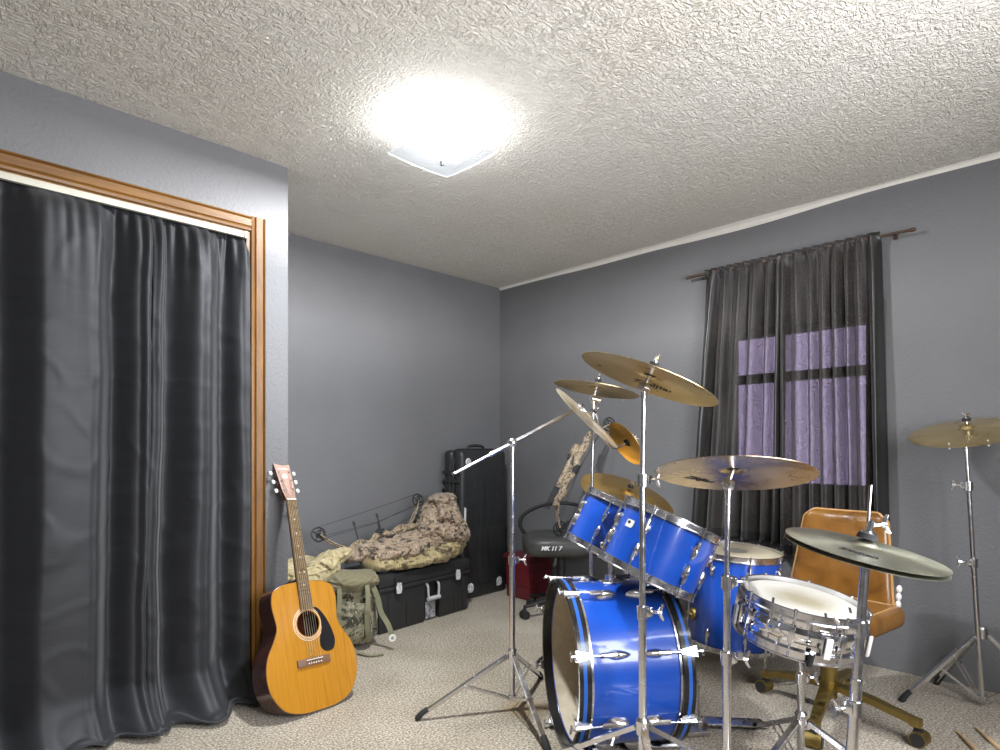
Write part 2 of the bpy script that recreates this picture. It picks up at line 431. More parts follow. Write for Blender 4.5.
MAT['camo_green'] = camo('olive_pack_camo', [(.035, .033, .02), (.145, .135, .082), (.25, .225, .14), (.075, .07, .04), (.31, .285, .19)], 12)
MAT['camo_bow'] = camo('tree_bark_bow_camo', [(.045, .032, .018), (.27, .20, .12), (.40, .31, .20), (.13, .095, .055), (.47, .39, .28)], 26, .5)
MAT['olive_web'] = fabric('olive_webbing', (.20, .195, .115), .85, .2)
MAT['olive'] = fabric('olive_canvas', (.20, .178, .105), .9, .2)
def leather():
    m, nt, b, _ = nodes_of('tan_vinyl'); co = coords(nt)
    f = noise_tex(nt, co, 7, 4, .6, .6)
    nt.links.new(ramp(nt, f, [(.28, (.10, .037, .006)), (.5, (.205, .088, .013)), (.75, (.27, .122, .022))]), b.inputs['Base Color'])
    b.inputs['Roughness'].default_value = .33; b.inputs['Coat Weight'].default_value = .25
    bump(nt, b, noise_tex(nt, co, 18, 4), .25, .006); return m
MAT['tan'] = leather()
MAT['tan_edge'] = simple('tan_piping', (.45, .25, .09), .4)
MAT['dark_vinyl'] = simple('charcoal_vinyl', (.055, .056, .052), .45, vary=.25, nscale=9, bmp=.2, bscale=120)
MAT['maroon'] = simple('maroon_enamel', (.13, .012, .018), .4, coat=.2)
MAT['brown_blanket'] = fabric('rusty_brown_blanket', (.26, .11, .065), .95, .3, vary=.5)
MAT['rod_brown'] = simple('bronze_curtain_rod', (.10, .065, .05), .4, metal=.5)
MAT['sash'] = simple('dark_window_frame', (.10, .095, .085), .5)
MAT['cream_trim'] = simple('cream_cove_paint', (.80, .77, .70), .7, vary=.04)
MAT['ink'] = simple('black_ink', (.015, .014, .013), .6)
MAT['white_ink'] = simple('white_ink', (.85, .85, .85), .6)
MAT['bone'] = simple('ivory_plastic', (.82, .78, .68), .4, vary=.05)
MAT['binding'] = simple('amber_black_binding', (.30, .13, .02), .3, coat=.4)
MAT['string'] = chrome('wound_string', (.7, .62, .48), .35)
MAT['bowstring'] = simple('black_bow_string', (.03, .03, .03), .7)

# ------------------------------------------------------------------ setting
CH = 2.35           # ceiling height
XL, YN = -4.35, -4.0  # walls behind the camera
YC = -.796          # closet front wall face
struct('floor', MB().box((XL/2, YN/2, -.05), (-XL+.4, -YN+.4, .1)), MAT['carpet'])
struct('ceiling', MB().box((XL/2, YN/2, CH+.05), (-XL+.4, -YN+.4, .1)), MAT['ceiling'])
struct('wall_back', MB().box((XL/2, .06, CH/2), (-XL+.24, .12, CH)), MAT['wall'])
def wall_x(x0, x1, Y0, Y1, oy0, oy1, oz0, oz1):
    """wall across X in [x0,x1] from Y0 to Y1 with one opening"""
    b = MB(); xc = (x0+x1)/2; t = x1-x0
    def bx(ya, yb, za, zb): b.box((xc, (ya+yb)/2, (za+zb)/2), (t, yb-ya, zb-za))
    bx(Y0, oy0, 0, CH); bx(oy1, Y1, 0, CH); bx(oy0, oy1, 0, oz0); bx(oy0, oy1, oz1, CH); return b
WY0, WY1, WZ0, WZ1 = -2.615, -1.86, .84, 1.735
struct('wall_right', wall_x(0, .12, YN-.12, 0, WY0, WY1, WZ0, WZ1), MAT['wall'])
struct('wall_left', MB().box((XL-.06, YN/2, CH/2), (.12, -YN, CH)), MAT['wall'])
# wall behind the camera with an opening added to let in fill light
NX0, NX1, NZ0, NZ1 = -2.9, -1.3, .75, 2.1
b = MB()
for xa, xb, za, zb in ((XL-.12, NX0, 0, CH), (NX1, .0, 0, CH), (NX0, NX1, 0, NZ0), (NX0, NX1, NZ1, CH)):
    b.box(((xa+xb)/2, YN-.06, (za+zb)/2), (xb-xa, .12, zb-za))
struct('wall_near', b, MAT['wall'])
# closet front wall with its opening, and the return wall
CX0, CX1, CZ1 = -3.95, -2.316, 2.013
b = MB()
for xa, xb, za, zb in ((CX1, -2.142, 0, CH), (XL, CX0, 0, CH), (CX0, CX1, CZ1, CH)):
    b.box(((xa+xb)/2, YC+.05, (za+zb)/2), (xb-xa, .10, zb-za))
b.box((-2.192, (YC+.10)/2, CH/2), (.10, -(YC+.10), CH))
struct('wall_closet', b, MAT['wall'])
# oak casing round the closet opening (moulded) and jamb boards
def casing_profile(w): return [(0, 0), (.002, .013), (.008, .017), (.012, .011), (.017, .018), (w*.66, .016), (w-.018, .010), (w-.012, .014), (w-.003, .012), (w, .006), (w, 0)]
def casing(p0, p1, inward, w, mat, name):
    p0 = V(p0); p1 = V(p1); d = (p1-p0).normalized(); prof = casing_profile(w); mb = MB(); vs = []
    for p in (p0, p1):
        for a, h in prof: vs.append(p - V(inward)*(w-a)*1.0 + V((0, -1, 0))*h)
    n = len(prof)
    mb.add(vs, [[k, (k+1) % n, n+(k+1) % n, n+k] for k in range(n)] + [list(range(n))[::-1], [n+k for k in range(n)]])
    return struct(name, mb, mat, 20)
# casings: inner edge at the opening
casing((CX1, YC, 0), (CX1, YC, CZ1+.067), (-1, 0, 0), .067, MAT['oak'], 'trim_1')
casing((CX0-.067, YC, CZ1), (CX1, YC, CZ1), (0, 0, -1), .067, MAT['oak_h'], 'trim_2')
casing((CX0, YC, 0), (CX0, YC, CZ1+.067), (1, 0, 0), .067, MAT['oak'], 'trim_3')
b = MB()
b.box((CX1-.008, YC+.05, CZ1/2), (.016, .105, CZ1)); b.box((CX0+.008, YC+.05, CZ1/2), (.016, .105, CZ1)); b.box(((CX0+CX1)/2, YC+.05, CZ1-.006), (CX1-CX0-.03, .105, .012))
struct('trim_4', b, MAT['oak'])
# pale caulk/cove line where ceiling meets the window wall
b = MB(); pts = []
n = 60
vs = []; fs = []
for i in range(n+1):
    y = YN*i/n; w = .020 + .010*nz(y*1.7, 3.1) + .016*exp(-((y+1.75)/.6)**2)
    vs += [(0, y, CH), (-w*.9, y, CH), (-w*.30, y, CH-w*.34), (0, y, CH-w)]
for i in range(n):
    for k in range(3): fs.append([i*4+k, i*4+k+1, i*4+5+k, i*4+4+k])
b.add(vs, fs); struct('trim_5', b, MAT['cream_trim'])

# window in the right wall: frame, meeting rail, glass
w1 = bpy.data.objects.new('window_1', None); COL.objects.link(w1); tag(w1, kind='structure')
w1.matrix_local = Matrix.Translation((.06, (WY0+WY1)/2, WZ0))
hw = (WY1-WY0)/2; hh = WZ1-WZ0
fr = MB()
fr.box((0, -hw+.02, hh/2), (.07, .04, hh), .004); fr.box((0, hw-.02, hh/2), (.07, .04, hh), .004)
fr.box((0, 0, .02), (.07, 2*hw-.08, .04), .004); fr.box((0, 0, hh-.02), (.07, 2*hw-.08, .04), .004)
fr.box((-.006, 0, 1.462-WZ0), (.05, 2*hw-.08, .052), .004)
tag(fr.build('window_frame', MAT['sash'], w1), kind='structure')
tag(MB().box((.01, 0, (1.436-WZ0+.04)/2), (.004, 2*hw-.08, 1.436-WZ0-.04)).box((.01, 0, (1.488-WZ0+hh-.04)/2), (.004, 2*hw-.08, hh-.04-1.488+WZ0)).build('window_pane', MAT['glass'], w1), kind='structure')
cs = MB(); g_ = .055
for ya, yb, za, zb in ((WY0-g_, WY0, WZ0-g_, WZ1+g_), (WY1, WY1+g_, WZ0-g_, WZ1+g_), (WY0, WY1, WZ1, WZ1+g_), (WY0, WY1, WZ0-g_, WZ0)): cs.box((-.008, (ya+yb)/2, (za+zb)/2), (.016, yb-ya, zb-za), .003)
struct('trim_6', cs, MAT['sash'])
# unseen window added behind the camera as an outlet for the fill light
w2 = bpy.data.objects.new('fill_window', None); COL.objects.link(w2); tag(w2, kind='structure')
w2.matrix_local = Matrix.Translation(((NX0+NX1)/2, YN-.06, NZ0)); hw = (NX1-NX0)/2; hh = NZ1-NZ0
fr = MB()
fr.box((-hw+.025, 0, hh/2), (.05, .07, hh), .004); fr.box((hw-.025, 0, hh/2), (.05, .07, hh), .004); fr.box((0, 0, hh/2), (.05, .06, hh-.1), .004)
fr.box((0, 0, .025), (2*hw-.1, .07, .05), .004); fr.box((0, 0, hh-.025), (2*hw-.1, .07, .05), .004)
tag(fr.build('window_frame', MAT['offwhite_metal'], w2), kind='structure')

# ------------------------------------------------------------------ ceiling lamp
LP = V((-1.875, -1.579, CH))
t = thing('ceiling_light', 'square frosted glass ceiling light, lit, on the textured ceiling', 'ceiling light', Matrix.Translation(LP))
MB().lathe([(.0, 0), (.075, 0), (.075, -.012), (.06, -.026), (.0, -.026)], 32).build('canopy', MAT['white_plastic'], t)
def shade(u, v):
    x = (u-.5)*.305; y = (v-.5)*.305; r2 = (x*x+y*y)/(.152**2)
    return V((x, y, -.136 + .016*r2 - .010*(x/.152)**2*(y/.152)**2))
sh = MB(); sh.grid(shade, 24, 24)
o = sh.build('shade', MAT['lampglass'], t); md = o.modifiers.new('thick', 'SOLIDIFY'); md.thickness = .005
for sx in (-1, 1):
    MB().cyl((sx*.03, 0, -.024), (sx*.062, 0, -.078), .013, .012, 14).build('socket', MAT['white_plastic'], t)
    MB().ball((sx*.078, 0, -.100), (.026, .024, .026), seg=16, rings=10).build('bulb', MAT['bulb'], t)
MB().cyl((0, 0, -.155), (0, 0, -.02), .004).lathe([(0, -.165), (.007, -.162), (.009, -.155), (.012, -.147), (.012, -.144), (0, -.144)], 14).build('finial', MAT['steel'], t)
def add_light(name, kind, loc, energy, color=(1, 1, 1), **k):
    d = bpy.data.lights.new(name, kind); d.energy = energy; d.color = color
    for a, v in k.items(): setattr(d, a, v)
    o = bpy.data.objects.new(name, d); COL.objects.link(o); o.location = loc; return o
for sx in (-1, 1):
    add_light('bulb_light', 'POINT', LP + V((sx*.078, 0, -.104)), 1.15, (.92, .97, 1.), shadow_soft_size=.026)
add_light('lamp_downlight', 'AREA', LP + V((0, 0, -.06)), 96, (.98, .99, 1.), shape='DISK', size=.13)
o = add_light('added_fill_light', 'AREA', ((NX0+NX1)/2, YN-.16, (NZ0+NZ1)/2), 55, (.95, .97, 1.), shape='RECTANGLE', size=NX1-NX0, size_y=NZ1-NZ0)  # added soft fill, shining like daylight through the added window
o.rotation_euler = (radians(90), 0, 0)

# ------------------------------------------------------------------ curtains
def curtain(name, label, xform, u0t, u1t, u0b, u1b, zt, zb, fold, nu, nv, mats, mfn, group, parts=None):
    """xform(u, d, z) places cloth; u runs along the wall, d out of the wall"""
    mb = MB()
    def fn(a, c):
        k = c; z = zt + (zb-zt)*c
        u = (u0t + (u1t-u0t)*a)*(1-k) + (u0b + (u1b-u0b)*a)*k
        return xform(u, fold(a, c, z), z)
    mb.grid(fn, nu, nv, 0, None, mfn)
    o = mb.build(name, mats, angle=80)
    md = o.modifiers.new('cloth_thickness', 'SOLIDIFY'); md.thickness = .0018; md.offset = 0
    tag(o, label, 'curtain', group); return o

# sheer window curtains on the right wall: u = -Y
wx = lambda u, d, z: V((-d, -u, z))
def wfold(seed, npl, amp, gather):
    rnd = random.Random(seed); ph = rnd.random()*6; ws = [rnd.uniform(.6, 1.4) for _ in range(npl)]
    cum = [0]
    for w in ws: cum.append(cum[-1]+w)
    cum = [c/cum[-1] for c in cum]; am = [rnd.uniform(.5, 1.25) for _ in range(npl)]
    def f(a, c, z):
        for i in range(npl):
            if a <= cum[i+1] or i == npl-1:
                t = (a-cum[i])/(cum[i+1]-cum[i]); break
        s = sin(pi*min(max(t, 0), 1))**1.4
        grow = .35 + .65*min(1, c*2.2)
        d = .058 + amp*am[i]*grow*(s-.45)*(1+.25*nz(a*4, c*2.5, seed))
        d += gather*exp(-c*30)*sin(a*95+ph)*.9 + .006*nz(a*9, c*7, seed+4)
        top = max(0., 1-c/.035); return max(d*(1-top)+(.074+.007*sin(a*60+ph))*top, .012)
    return f
def hem_bands(edges, bottom):
    return lambda a, c: 1 if (any(e0 <= a <= e1 for e0, e1 in edges) or c > bottom) else 0
SH = [MAT['sheer'], MAT['satin']]
curtain('window_curtain', 'sheer black window curtain panel, the one nearer the room corner, with a satin edge', wx, 1.775, 2.215, 1.655, 2.20, 2.105, .56,
        wfold(3, 6, .066, .008), 130, 90, SH, hem_bands([(0, .14), (.93, 1)], .965), 'sheer black window curtains')
curtain('window_curtain', 'sheer black window curtain panel, the one farther from the room corner, with more folds', wx, 2.18, 2.66, 2.185, 2.695, 2.105, .50,
        wfold(11, 8, .066, .009), 150, 90, SH, hem_bands([(0, .035), (.885, 1)], .965), 'sheer black window curtains')
t = thing('curtain_rod', 'thin dark bronze curtain rod over the window', 'curtain rod', Matrix.Translation((-.058, -2.2, 2.085)))
MB().cyl((0, .535, .002), (0, -.40, .002), .0085).build('rod_sleeve', MAT['rod_brown'], t)
MB().cyl((0, -.25, .002), (0, -.585, -.003), .0065).build('inner_rod', MAT['rod_brown'], t)
MB().ball((0, .54, .002), (.011, .016, .011)).build('end_cap', MAT['rod_brown'], t)
MB().ball((0, -.59, -.003), (.010, .014, .010)).build('end_cap', MAT['rod_brown'], t)
for y in (.44, -.51): MB().box((.027, y, .0), (.056, .008, .010), .003).box((.0555, y, 0), (.004, .018, .034), .001).build('bracket', MAT['rod_brown'], t)

# closet curtains: black-out cloth hung inside the cased opening; u = X, d out of the wall (towards -Y)
cx = lambda u, d, z: V((u, YC + .035 - d, z))
def puddle(prof, seed, reach, ruffle, L=1.99, ztop=1.99):
    """prof: fold depth against X. Cloth longer than the drop spreads out on the carpet."""
    def fn(X, s):
        d0 = interp(prof, X + .020*nz(s*1.3, X*1.6, seed+9) + .006*nz(s*4, X*5, seed+12))*(1+.22*nz(X*3, s*1.4, seed+5))
        s0 = L - .17
        wob = .010*nz(X*4, s*1.5, seed) + .0035*nz(X*8+s*2.5, s*9, seed+3) + .004*max(0, 1-abs(nz(X*5-s*1.5, s*6, seed+7))*6)
        top = exp(-s*16)
        d = d0*(1-.97*top) + wob*(1-top) + ruffle(X)*exp(-s*9)*(1-exp(-s*30))*sin(X*150 + 2*nz(X*7, 0, seed))
        z = ztop - s
        if s > s0:
            q = (s-s0)
            r = reach(X)
            k = min(1, q/.30)
            z = max(.014 + .030*abs(nz(X*9, q*9, seed+8)) + .035*max(0, nz(X*4.2, q*5, seed+1)), (ztop-s0)*(1-k)**1.7 * (1.0) )
            d += r*k**1.3 + .05*k*nz(X*7, q*3, seed+6)
        return d, z
    return fn
def closet_curtain(name, label, xt0, xt1, xb0, xb1, prof, seed, reach, ruffle, nu, nv, ztop=2.0):
    mb = MB(); L = ztop + .13; f = puddle(prof, seed, reach, ruffle, ztop, ztop)
    def fn(a, c):
        s = L*c; x_mid = xt0 + (xt1-xt0)*a
        k = max(0, min(1, (s-.15)/1.6)); X = x_mid*(1-k) + (xb0+(xb1-xb0)*a)*k
        d, z = f(x_mid, s); return cx(X, d, z)
    mb.grid(fn, nu, nv)
    o = mb.build(name, MAT['blackout'], angle=80)
    md = o.modifiers.new('cloth_thickness', 'SOLIDIFY'); md.thickness = .003; md.offset = 0
    return tag(o, label, 'curtain', 'closet curtains')
profL = [(-3.9, .02), (-3.72, .07), (-3.55, .0), (-3.42, .08), (-3.30, .03), (-3.16, -.01), (-3.04, .105), (-2.91, .092), (-2.885, .085), (-2.82, -.015), (-2.74, .05), (-2.715, .07), (-2.69, .04)]
profR = [(-2.73, .02), (-2.69, .06), (-2.672, .065), (-2.64, .0), (-2.53, .095), (-2.50, .085), (-2.42, -.01), (-2.35, .06), (-2.33, .065)]
closet_curtain('closet_curtain', 'wider charcoal blackout curtain panel of the closet, the one farther from the guitar', -3.93, -2.69, -3.93, -2.71, profL, 2, lambda X: .16+.05*sin(X*9), lambda X: .010 if X > -3.0 else .004, 260, 130)
closet_curtain('closet_curtain', 'narrower charcoal blackout curtain panel beside the oak casing and the guitar', -2.70, -2.321, -2.73, -2.330, profR, 5, lambda X: .12+.10*exp(-((X+2.5)/.12)**2), lambda X: .014, 150, 130)
t = thing('curtain_track', 'white curtain rail under the oak closet header', 'curtain rail', Matrix.Translation(((CX0+CX1)/2, YC+.002, 1.985)))
MB().box((0, 0, .009), (CX1-CX0-.04, .022, .026), .005).build('rail', MAT['offwhite_metal'], t)
for sx in (-1, 1): MB().box((sx*((CX1-CX0)/2-.022), 0, .009), (.012, .03, .03), .002).build('end_bracket', MAT['offwhite_metal'], t)

# ------------------------------------------------------------------ acoustic guitar
def guitar():
    base = V((-2.193, -1.195, .012)); a = V((.020, .345, .94)).normalized()
    nn0 = V((.10, -1, 0)); n = (nn0 - a*nn0.dot(a)).normalized(); x = a.cross(n)
    m = Matrix((x, a, n)).transposed().to_4x4() @ Matrix.Scale(1.02, 4); m.translation = base
    g = thing('acoustic_guitar', 'amber acoustic guitar leaning on the wall beside the oak closet casing', 'guitar', m)
    half = [(.0, .0), (.075, .003), (.145, .028), (.190, .088), (.205, .16), (.193, .228), (.160, .285), (.141, .325), (.139, .352), (.146, .400), (.1475, .440), (.134, .480), (.09, .501), (.03, .507)]
    R = [(p.x, p.y) for p in cat_spline([(px, py, 0) for px, py in half], 6)]
    outl = R + [(-px, py) for px, py in R[::-1]][:-1]
    hole = [(.051*cos(2*pi*k/40), .335+.051*sin(2*pi*k/40)) for k in range(40)]
    MB().prism(outl, -.004, 0, hole=hole).build('top', MAT['spruce'], g, angle=30)
    sd = MB(); cxn, cyn = 0, .25
    inner = [((px)*.975, cyn+(py-cyn)*.975) for px, py in outl]
    nn = len(outl); dz = lambda py: -.118 + .018*(py/.5)
    vs = [(px, py, -.004) for px, py in outl] + [(px, py, dz(py)) for px, py in outl]
    sd.add(vs, [[k, (k+1) % nn, nn+(k+1) % nn, nn+k] for k in range(nn)] + [[nn+k for k in range(nn)]])
    sd.build('sides_and_back', MAT['mahogany'], g, angle=30)
    bd = MB(); bd.tube([(px, py, -.002) for px, py in outl], .0026, 6, closed=True); bd.build('binding', MAT['binding'], g)
    ro = MB()
    for r0, w in ((.056, .0018), (.062, .0012), (.067, .0018)): ro.lathe([(r0, .0002), (r0, .0009), (r0+w, .0009), (r0+w, .0002)], 48, 0, Matrix.Translation((0, .335, 0)), True)
    ro.build('rosette', MAT['bone'], g)
    # pick guard
    pg = [(p.x, p.y) for p in cat_spline([(q[0], q[1], 0) for q in [(.032, .398), (.056, .388), (.086, .345), (.108, .285), (.112, .245), (.096, .216), (.062, .214), (.042, .236), (.044, .270), (.0570, .305), (.0600, .345), (.048, .376)]], 6, True)]
    MB().prism(pg, .0002, .0018).build('pickguard', MAT['black_gloss'], g)
    MB().box((0, .185, .0045), (.150, .030, .009), .003).build('bridge', MAT['rosewood'], g)
    MB().box((0, .193, .0105), (.075, .0035, .006), .001).build('saddle', MAT['bone'], g)
    for k in range(6): MB().ball((-.028+k*.0112, .179, .0105), .0032, seg=8, rings=6).build('bridge_pin', MAT['bone'], g)
    nk = MB()
    sec = [(.507, .029, .024), (.60, .027, .021), (.75, .0245, .019), (.862, .0225, .018)]
    vs = []; fs = []
    for (yy, hw, dp) in [(.455, .029, .03)]+sec:
        for k in range(9):
            aa = pi + pi*k/8; vs.append((hw*cos(aa), yy, .002 + dp*sin(aa)))
    for i in range(len(sec)):
        for k in range(8): fs.append([i*9+k, i*9+k+1, i*9+10+k, i*9+9+k])
        fs.append([i*9, i*9+9, i*9+17, i*9+8])
    nk.add(vs, fs + [list(range(9)), [len(sec)*9+k for k in range(9)]]).prism([(-.034, .44), (.034, .44), (.03, .52), (-.03, .52)], -.10, -.006); nk.build('neck', MAT['mahogany'], g)
    fb = MB().prism([(-.0285, .392), (.0285, .392), (.0222, .862), (-.0222, .862)], .0015, .0075); fb.build('fretboard', MAT['fretboard'], g)
    yn = .862; sc = .65
    for k in range(1, 21):
        yy = yn - sc*(1-2**(-k/12))
        hw = .0222 + (.0285-.0222)*(.862-yy)/.47
        if yy > .393: MB().cyl((-hw, yy, .0078), (hw, yy, .0078), .0013, seg=6).build('fret', MAT['chrome'], g)
        if k in (3, 5, 7, 9, 12, 15):
            ym = yn - sc*(1-2**(-(k-.5)/12))
            for dx in ((-.011, .011) if k == 12 else (0,)): MB().lathe([(0, .0074), (.0034, .0074), (.0034, .0079), (0, .0079)], 12, 0, Matrix.Translation((dx, ym, 0))).build('position_dot', MAT['bone'], g)
    MB().box((0, .865, .006), (.044, .006, .011), .001).build('nut', MAT['bone'], g)
    tilt = Matrix.Translation((0, .868, .003)) @ Matrix.Rotation(radians(-12), 4, 'X')
    hd = MB().prism([(-.0225, 0), (.0225, 0), (.031, .05), (.037, .172), (.018, .170), (0, .168), (-.018, .172), (-.037, .178), (-.031, .05)], -.016, .0, 1, tilt).prism([(-.0225, 0), (.0225, 0), (.031, .05), (.037, .172), (.018, .170), (0, .168), (-.018, .172), (-.037, .178), (-.031, .05)], .0, .0018, 0, tilt)
    hd.build('headstock', [MAT['headveneer'], MAT['mahogany']], g)
    for sx in (-1, 1):
        for k in range(3):
            yy = .045+k*.044; xe = .0325+.0022*k
            q = MB().cyl((sx*(xe-.012), yy, 0), (sx*(xe-.012), yy, .010), .0035, m=tilt, seg=10)
            q.lathe([(0, .001), (.0065, .001), (.0055, .0035), (0, .0035)], 12, 0, tilt @ Matrix.Translation((sx*(xe-.012), yy, 0)))
            q.cyl((sx*(xe-.004), yy, -.010), (sx*(xe+.012), yy, -.010), .0022, m=tilt, seg=8).box((sx*(xe-.012), yy, -.019), (.016, .026, .008), .002, 0, tilt)
            tp = q.build('tuning_peg', MAT['chrome'], g)
            MB().ball((sx*(xe+.019), yy, -.010), (.008, .0105, .0055), m=tilt, e=.8).build('button', MAT['white_plastic'], tp)
    for k in range(6):
        xb = -.028+k*.0112; xn = -.018+k*.0072; sx = -1 if k < 3 else 1; kk = (k if k < 3 else 5-k)
        post = tilt @ V((sx*(.0205+.0022*kk), .045+kk*.044, .006))
        MB().tube([(xb, .180, .009), (xb, .193, .0138), (xn, .865, .0118), post], .0007 if k > 2 else .001, 5).build('string', MAT['string'], g)
    txt('logo', 'YAMAHA', .0115, tilt @ Matrix.Translation((0, .150, .0019)), MAT['bone'], g)
    mk = MB()
    for aa in (90, 210, 330):
        d = V((cos(radians(aa)), sin(radians(aa)), 0)); mk.strip([V((0, .112, .0022))-d*.002, V((0, .112, .0022))+d*.0135], .0032, .0004, m=tilt)
    mk.lathe([(.0095, .002), (.0095, .0024), (.0115, .0024), (.0115, .002)], 24, 0, tilt @ Matrix.Translation((0, .112, 0)), True); mk.build('inlay_mark', MAT['bone'], g)

def txt(name, body, size, m, mat, parent, shear=0., ext=.0002, bold=0.):
    c = bpy.data.curves.new(name, 'FONT'); c.body = body; c.size = size; c.align_x = 'CENTER'; c.align_y = 'CENTER'
    c.shear = shear; c.extrude = ext; c.offset = bold; c.resolution_u = 3; c.materials.append(mat)
    tmp = bpy.data.objects.new(name, c); COL.objects.link(tmp)
    dg = bpy.context.evaluated_depsgraph_get(); me = bpy.data.meshes.new_from_object(tmp.evaluated_get(dg)); me.name = name
    bpy.data.objects.remove(tmp); return link(name, me, parent, m)
guitar()

# ------------------------------------------------------------------ drums
def lug_mesh(L=.05, w=.02, h=.018):
    """teardrop lug, local: z out of the shell, y towards the rim"""
    mb = MB(); mb.ball((0, -.25*L, .0), (w*.5, L*.52, h), seg=14, rings=8, fn=lambda p: V((p.x*(1+.35*p.y/(L*.5)), p.y, max(p.z, -.001))))
    mb.cyl((0, -.05*L, h*.62), (0, L*.52, h*.62), w*.30, w*.30, 10); return mb
LUG = lug_mesh().mesh('lug', MAT['chrome']); LUGB = lug_mesh(.075, .030, .026).mesh('lug', MAT['chrome'])
def ring(R, w, z0, z1, lip=.004, bead=True):
    p = [(R, z0), (R+w, z0), (R+w, z0+.004), (R+.003, z0+.006), (R+.003, z1-.004), (R+w*.8, z1-.001), (R+w*.8, z1+.001), (R, z1+.001)]
    return p
def drum(name, label, R, H, m, nl, phase, head, badge=None, rimh=.026, lugs=True, lugoff=.058):
    t = thing(name, label, 'drum', m)
    MB().lathe([(R, .004), (R, H-.004), (R-.007, H-.004), (R-.007, .004)], 72, closed=True).build('shell', MAT['blue'], t)
    rimt = MB().lathe(ring(R+.001, .011, H-.014, H-.014+rimh), 72, closed=True); rimt.build('rim', MAT['chrome'], t)
    rb = MB().lathe([(r, -(z)) for r, z in ring(R+.001, .011, -.014, -.014+rimh)], 72, closed=True); rb.build('rim', MAT['chrome'], t)
    MB().lathe([(0, H+.003), (R*.94, H+.003), (R+.001, H-.002), (R+.001, H-.006), (0, H-.001)], 64).build('head', head, t)
    MB().lathe([(0, -.003), (R*.94, -.003), (R+.001, .002), (R+.001, .006), (0, .001)], 64).build('head', MAT['head'], t)
    for k in range(nl):
        a = phase + 2*pi*k/nl; out = V((cos(a), sin(a), 0))
        for up in (1, -1):
            z = H-lugoff if up > 0 else lugoff
            lm = mat_at(out*R + V((0, 0, z)), out, V((0, 0, up)).cross(out)); o = link('lug', LUG, t, lm)
            zz = H+.006 if up > 0 else -.006
            rod = MB().cyl(out*(R+.0105)+V((0, 0, z)), out*(R+.0105)+V((0, 0, zz)), .0028, seg=8).cyl(out*(R+.0105)+V((0, 0, zz)), out*(R+.0105)+V((0, 0, zz+up*.011)), .005, seg=8)
            rod.build('tension_rod', MAT['chrome'], o, lm.inverted())
    if badge is not None:
        aa, zb, wb, hb = badge; out = V((cos(aa), sin(aa), 0)); q = mat_at(out*(R+.0005)+V((0, 0, zb)), out, V((0, 0, 1)).cross(out))
        bo = MB().prism([(-wb/2, -hb/2), (wb*.35, -hb/2), (wb/2, -hb*.2), (wb/2, hb/2), (-wb*.35, hb/2), (-wb/2, hb*.2)], -.001, .002, m=q).build('badge', MAT['white_plastic'], t)
        MB().ball((-wb*.12, .004, .002), (.008, .006, .001), m=q, seg=12, rings=6).build('badge_mark', MAT['ink'], bo)
    return t

def kdir(n): return KD(*n) if len(n) == 2 else V((.713*n[0]+.701*n[1], -.701*n[0]+.713*n[1], n[2])).normalized()
def toward_camera_angle(m, pos):
    """angle in the drum's own plane that looks at the doorway (kit plan origin)"""
    d = m.inverted() @ V((-3.40, -3.458, 1.06)); return atan2(d.y, d.x)

# bass drum: its axis lies across the kit
BA = kdir((.991, .135, 0)); BR = .280
bm_ = mat_at(K(.213, 2.205, .2945), BA, (0, 0, 1))  # local z along the axis, x up
BL = .388
bd = thing('bass_drum', 'large blue bass drum lying on its side on the carpet', 'drum', bm_)
MB().lathe([(BR, .034), (BR, BL-.034), (BR-.009, BL-.034), (BR-.009, .034)], 96, 0, None, True).build('shell', [MAT['blue']], bd)
MB().lathe([(BR-.0095, .036), (BR-.0095, BL-.036), (BR-.0100, BL-.036), (BR-.0100, .036)], 96, 0, None, True).build('shell_lining', MAT['shellwood'], bd)
for z0, s in ((0, 1), (BL, -1)):
    h = MB(); r0, r1 = .2785, .2930
    zz = [0, .010, .013, .025, .028, .040]
    def ringfaces(p, q, mi):
        vs = []; n = 96
        for r, z in (p, q):
            for k in range(n): vs.append((r*cos(2*pi*k/n), r*sin(2*pi*k/n), z))
        h.add(vs, [[k, (k+1) % n, n+(k+1) % n, n+k] for k in range(n)], mi)
    for i, mi in ((0, 0), (1, 0), (2, 1), (3, 0), (4, 0)): ringfaces((r1, z0+s*zz[i]), (r1, z0+s*zz[i+1]), 1 if i == 2 else 0)
    ringfaces((r1, z0+s*.040), (r0, z0+s*.040), 0); ringfaces((r0, z0+s*.040), (r0, z0), 0); ringfaces((r0, z0), (r1, z0), 0)
    h.build('hoop', [MAT['black_gloss'], MAT['blue_inlay']], bd)
    MB().lathe([(BR-.001, z0+s*.040), (BR+.0055, z0+s*.040), (BR+.0055, z0+s*.049), (BR-.001, z0+s*.049)], 96, 0, None, True).build('head_ring', MAT['chrome'], bd)
MB().lathe([(0, BL-.03), (BR-.004, BL-.03), (BR-.004, BL-.026), (0, BL-.026)], 64).build('batter_head', MAT['head'], bd)
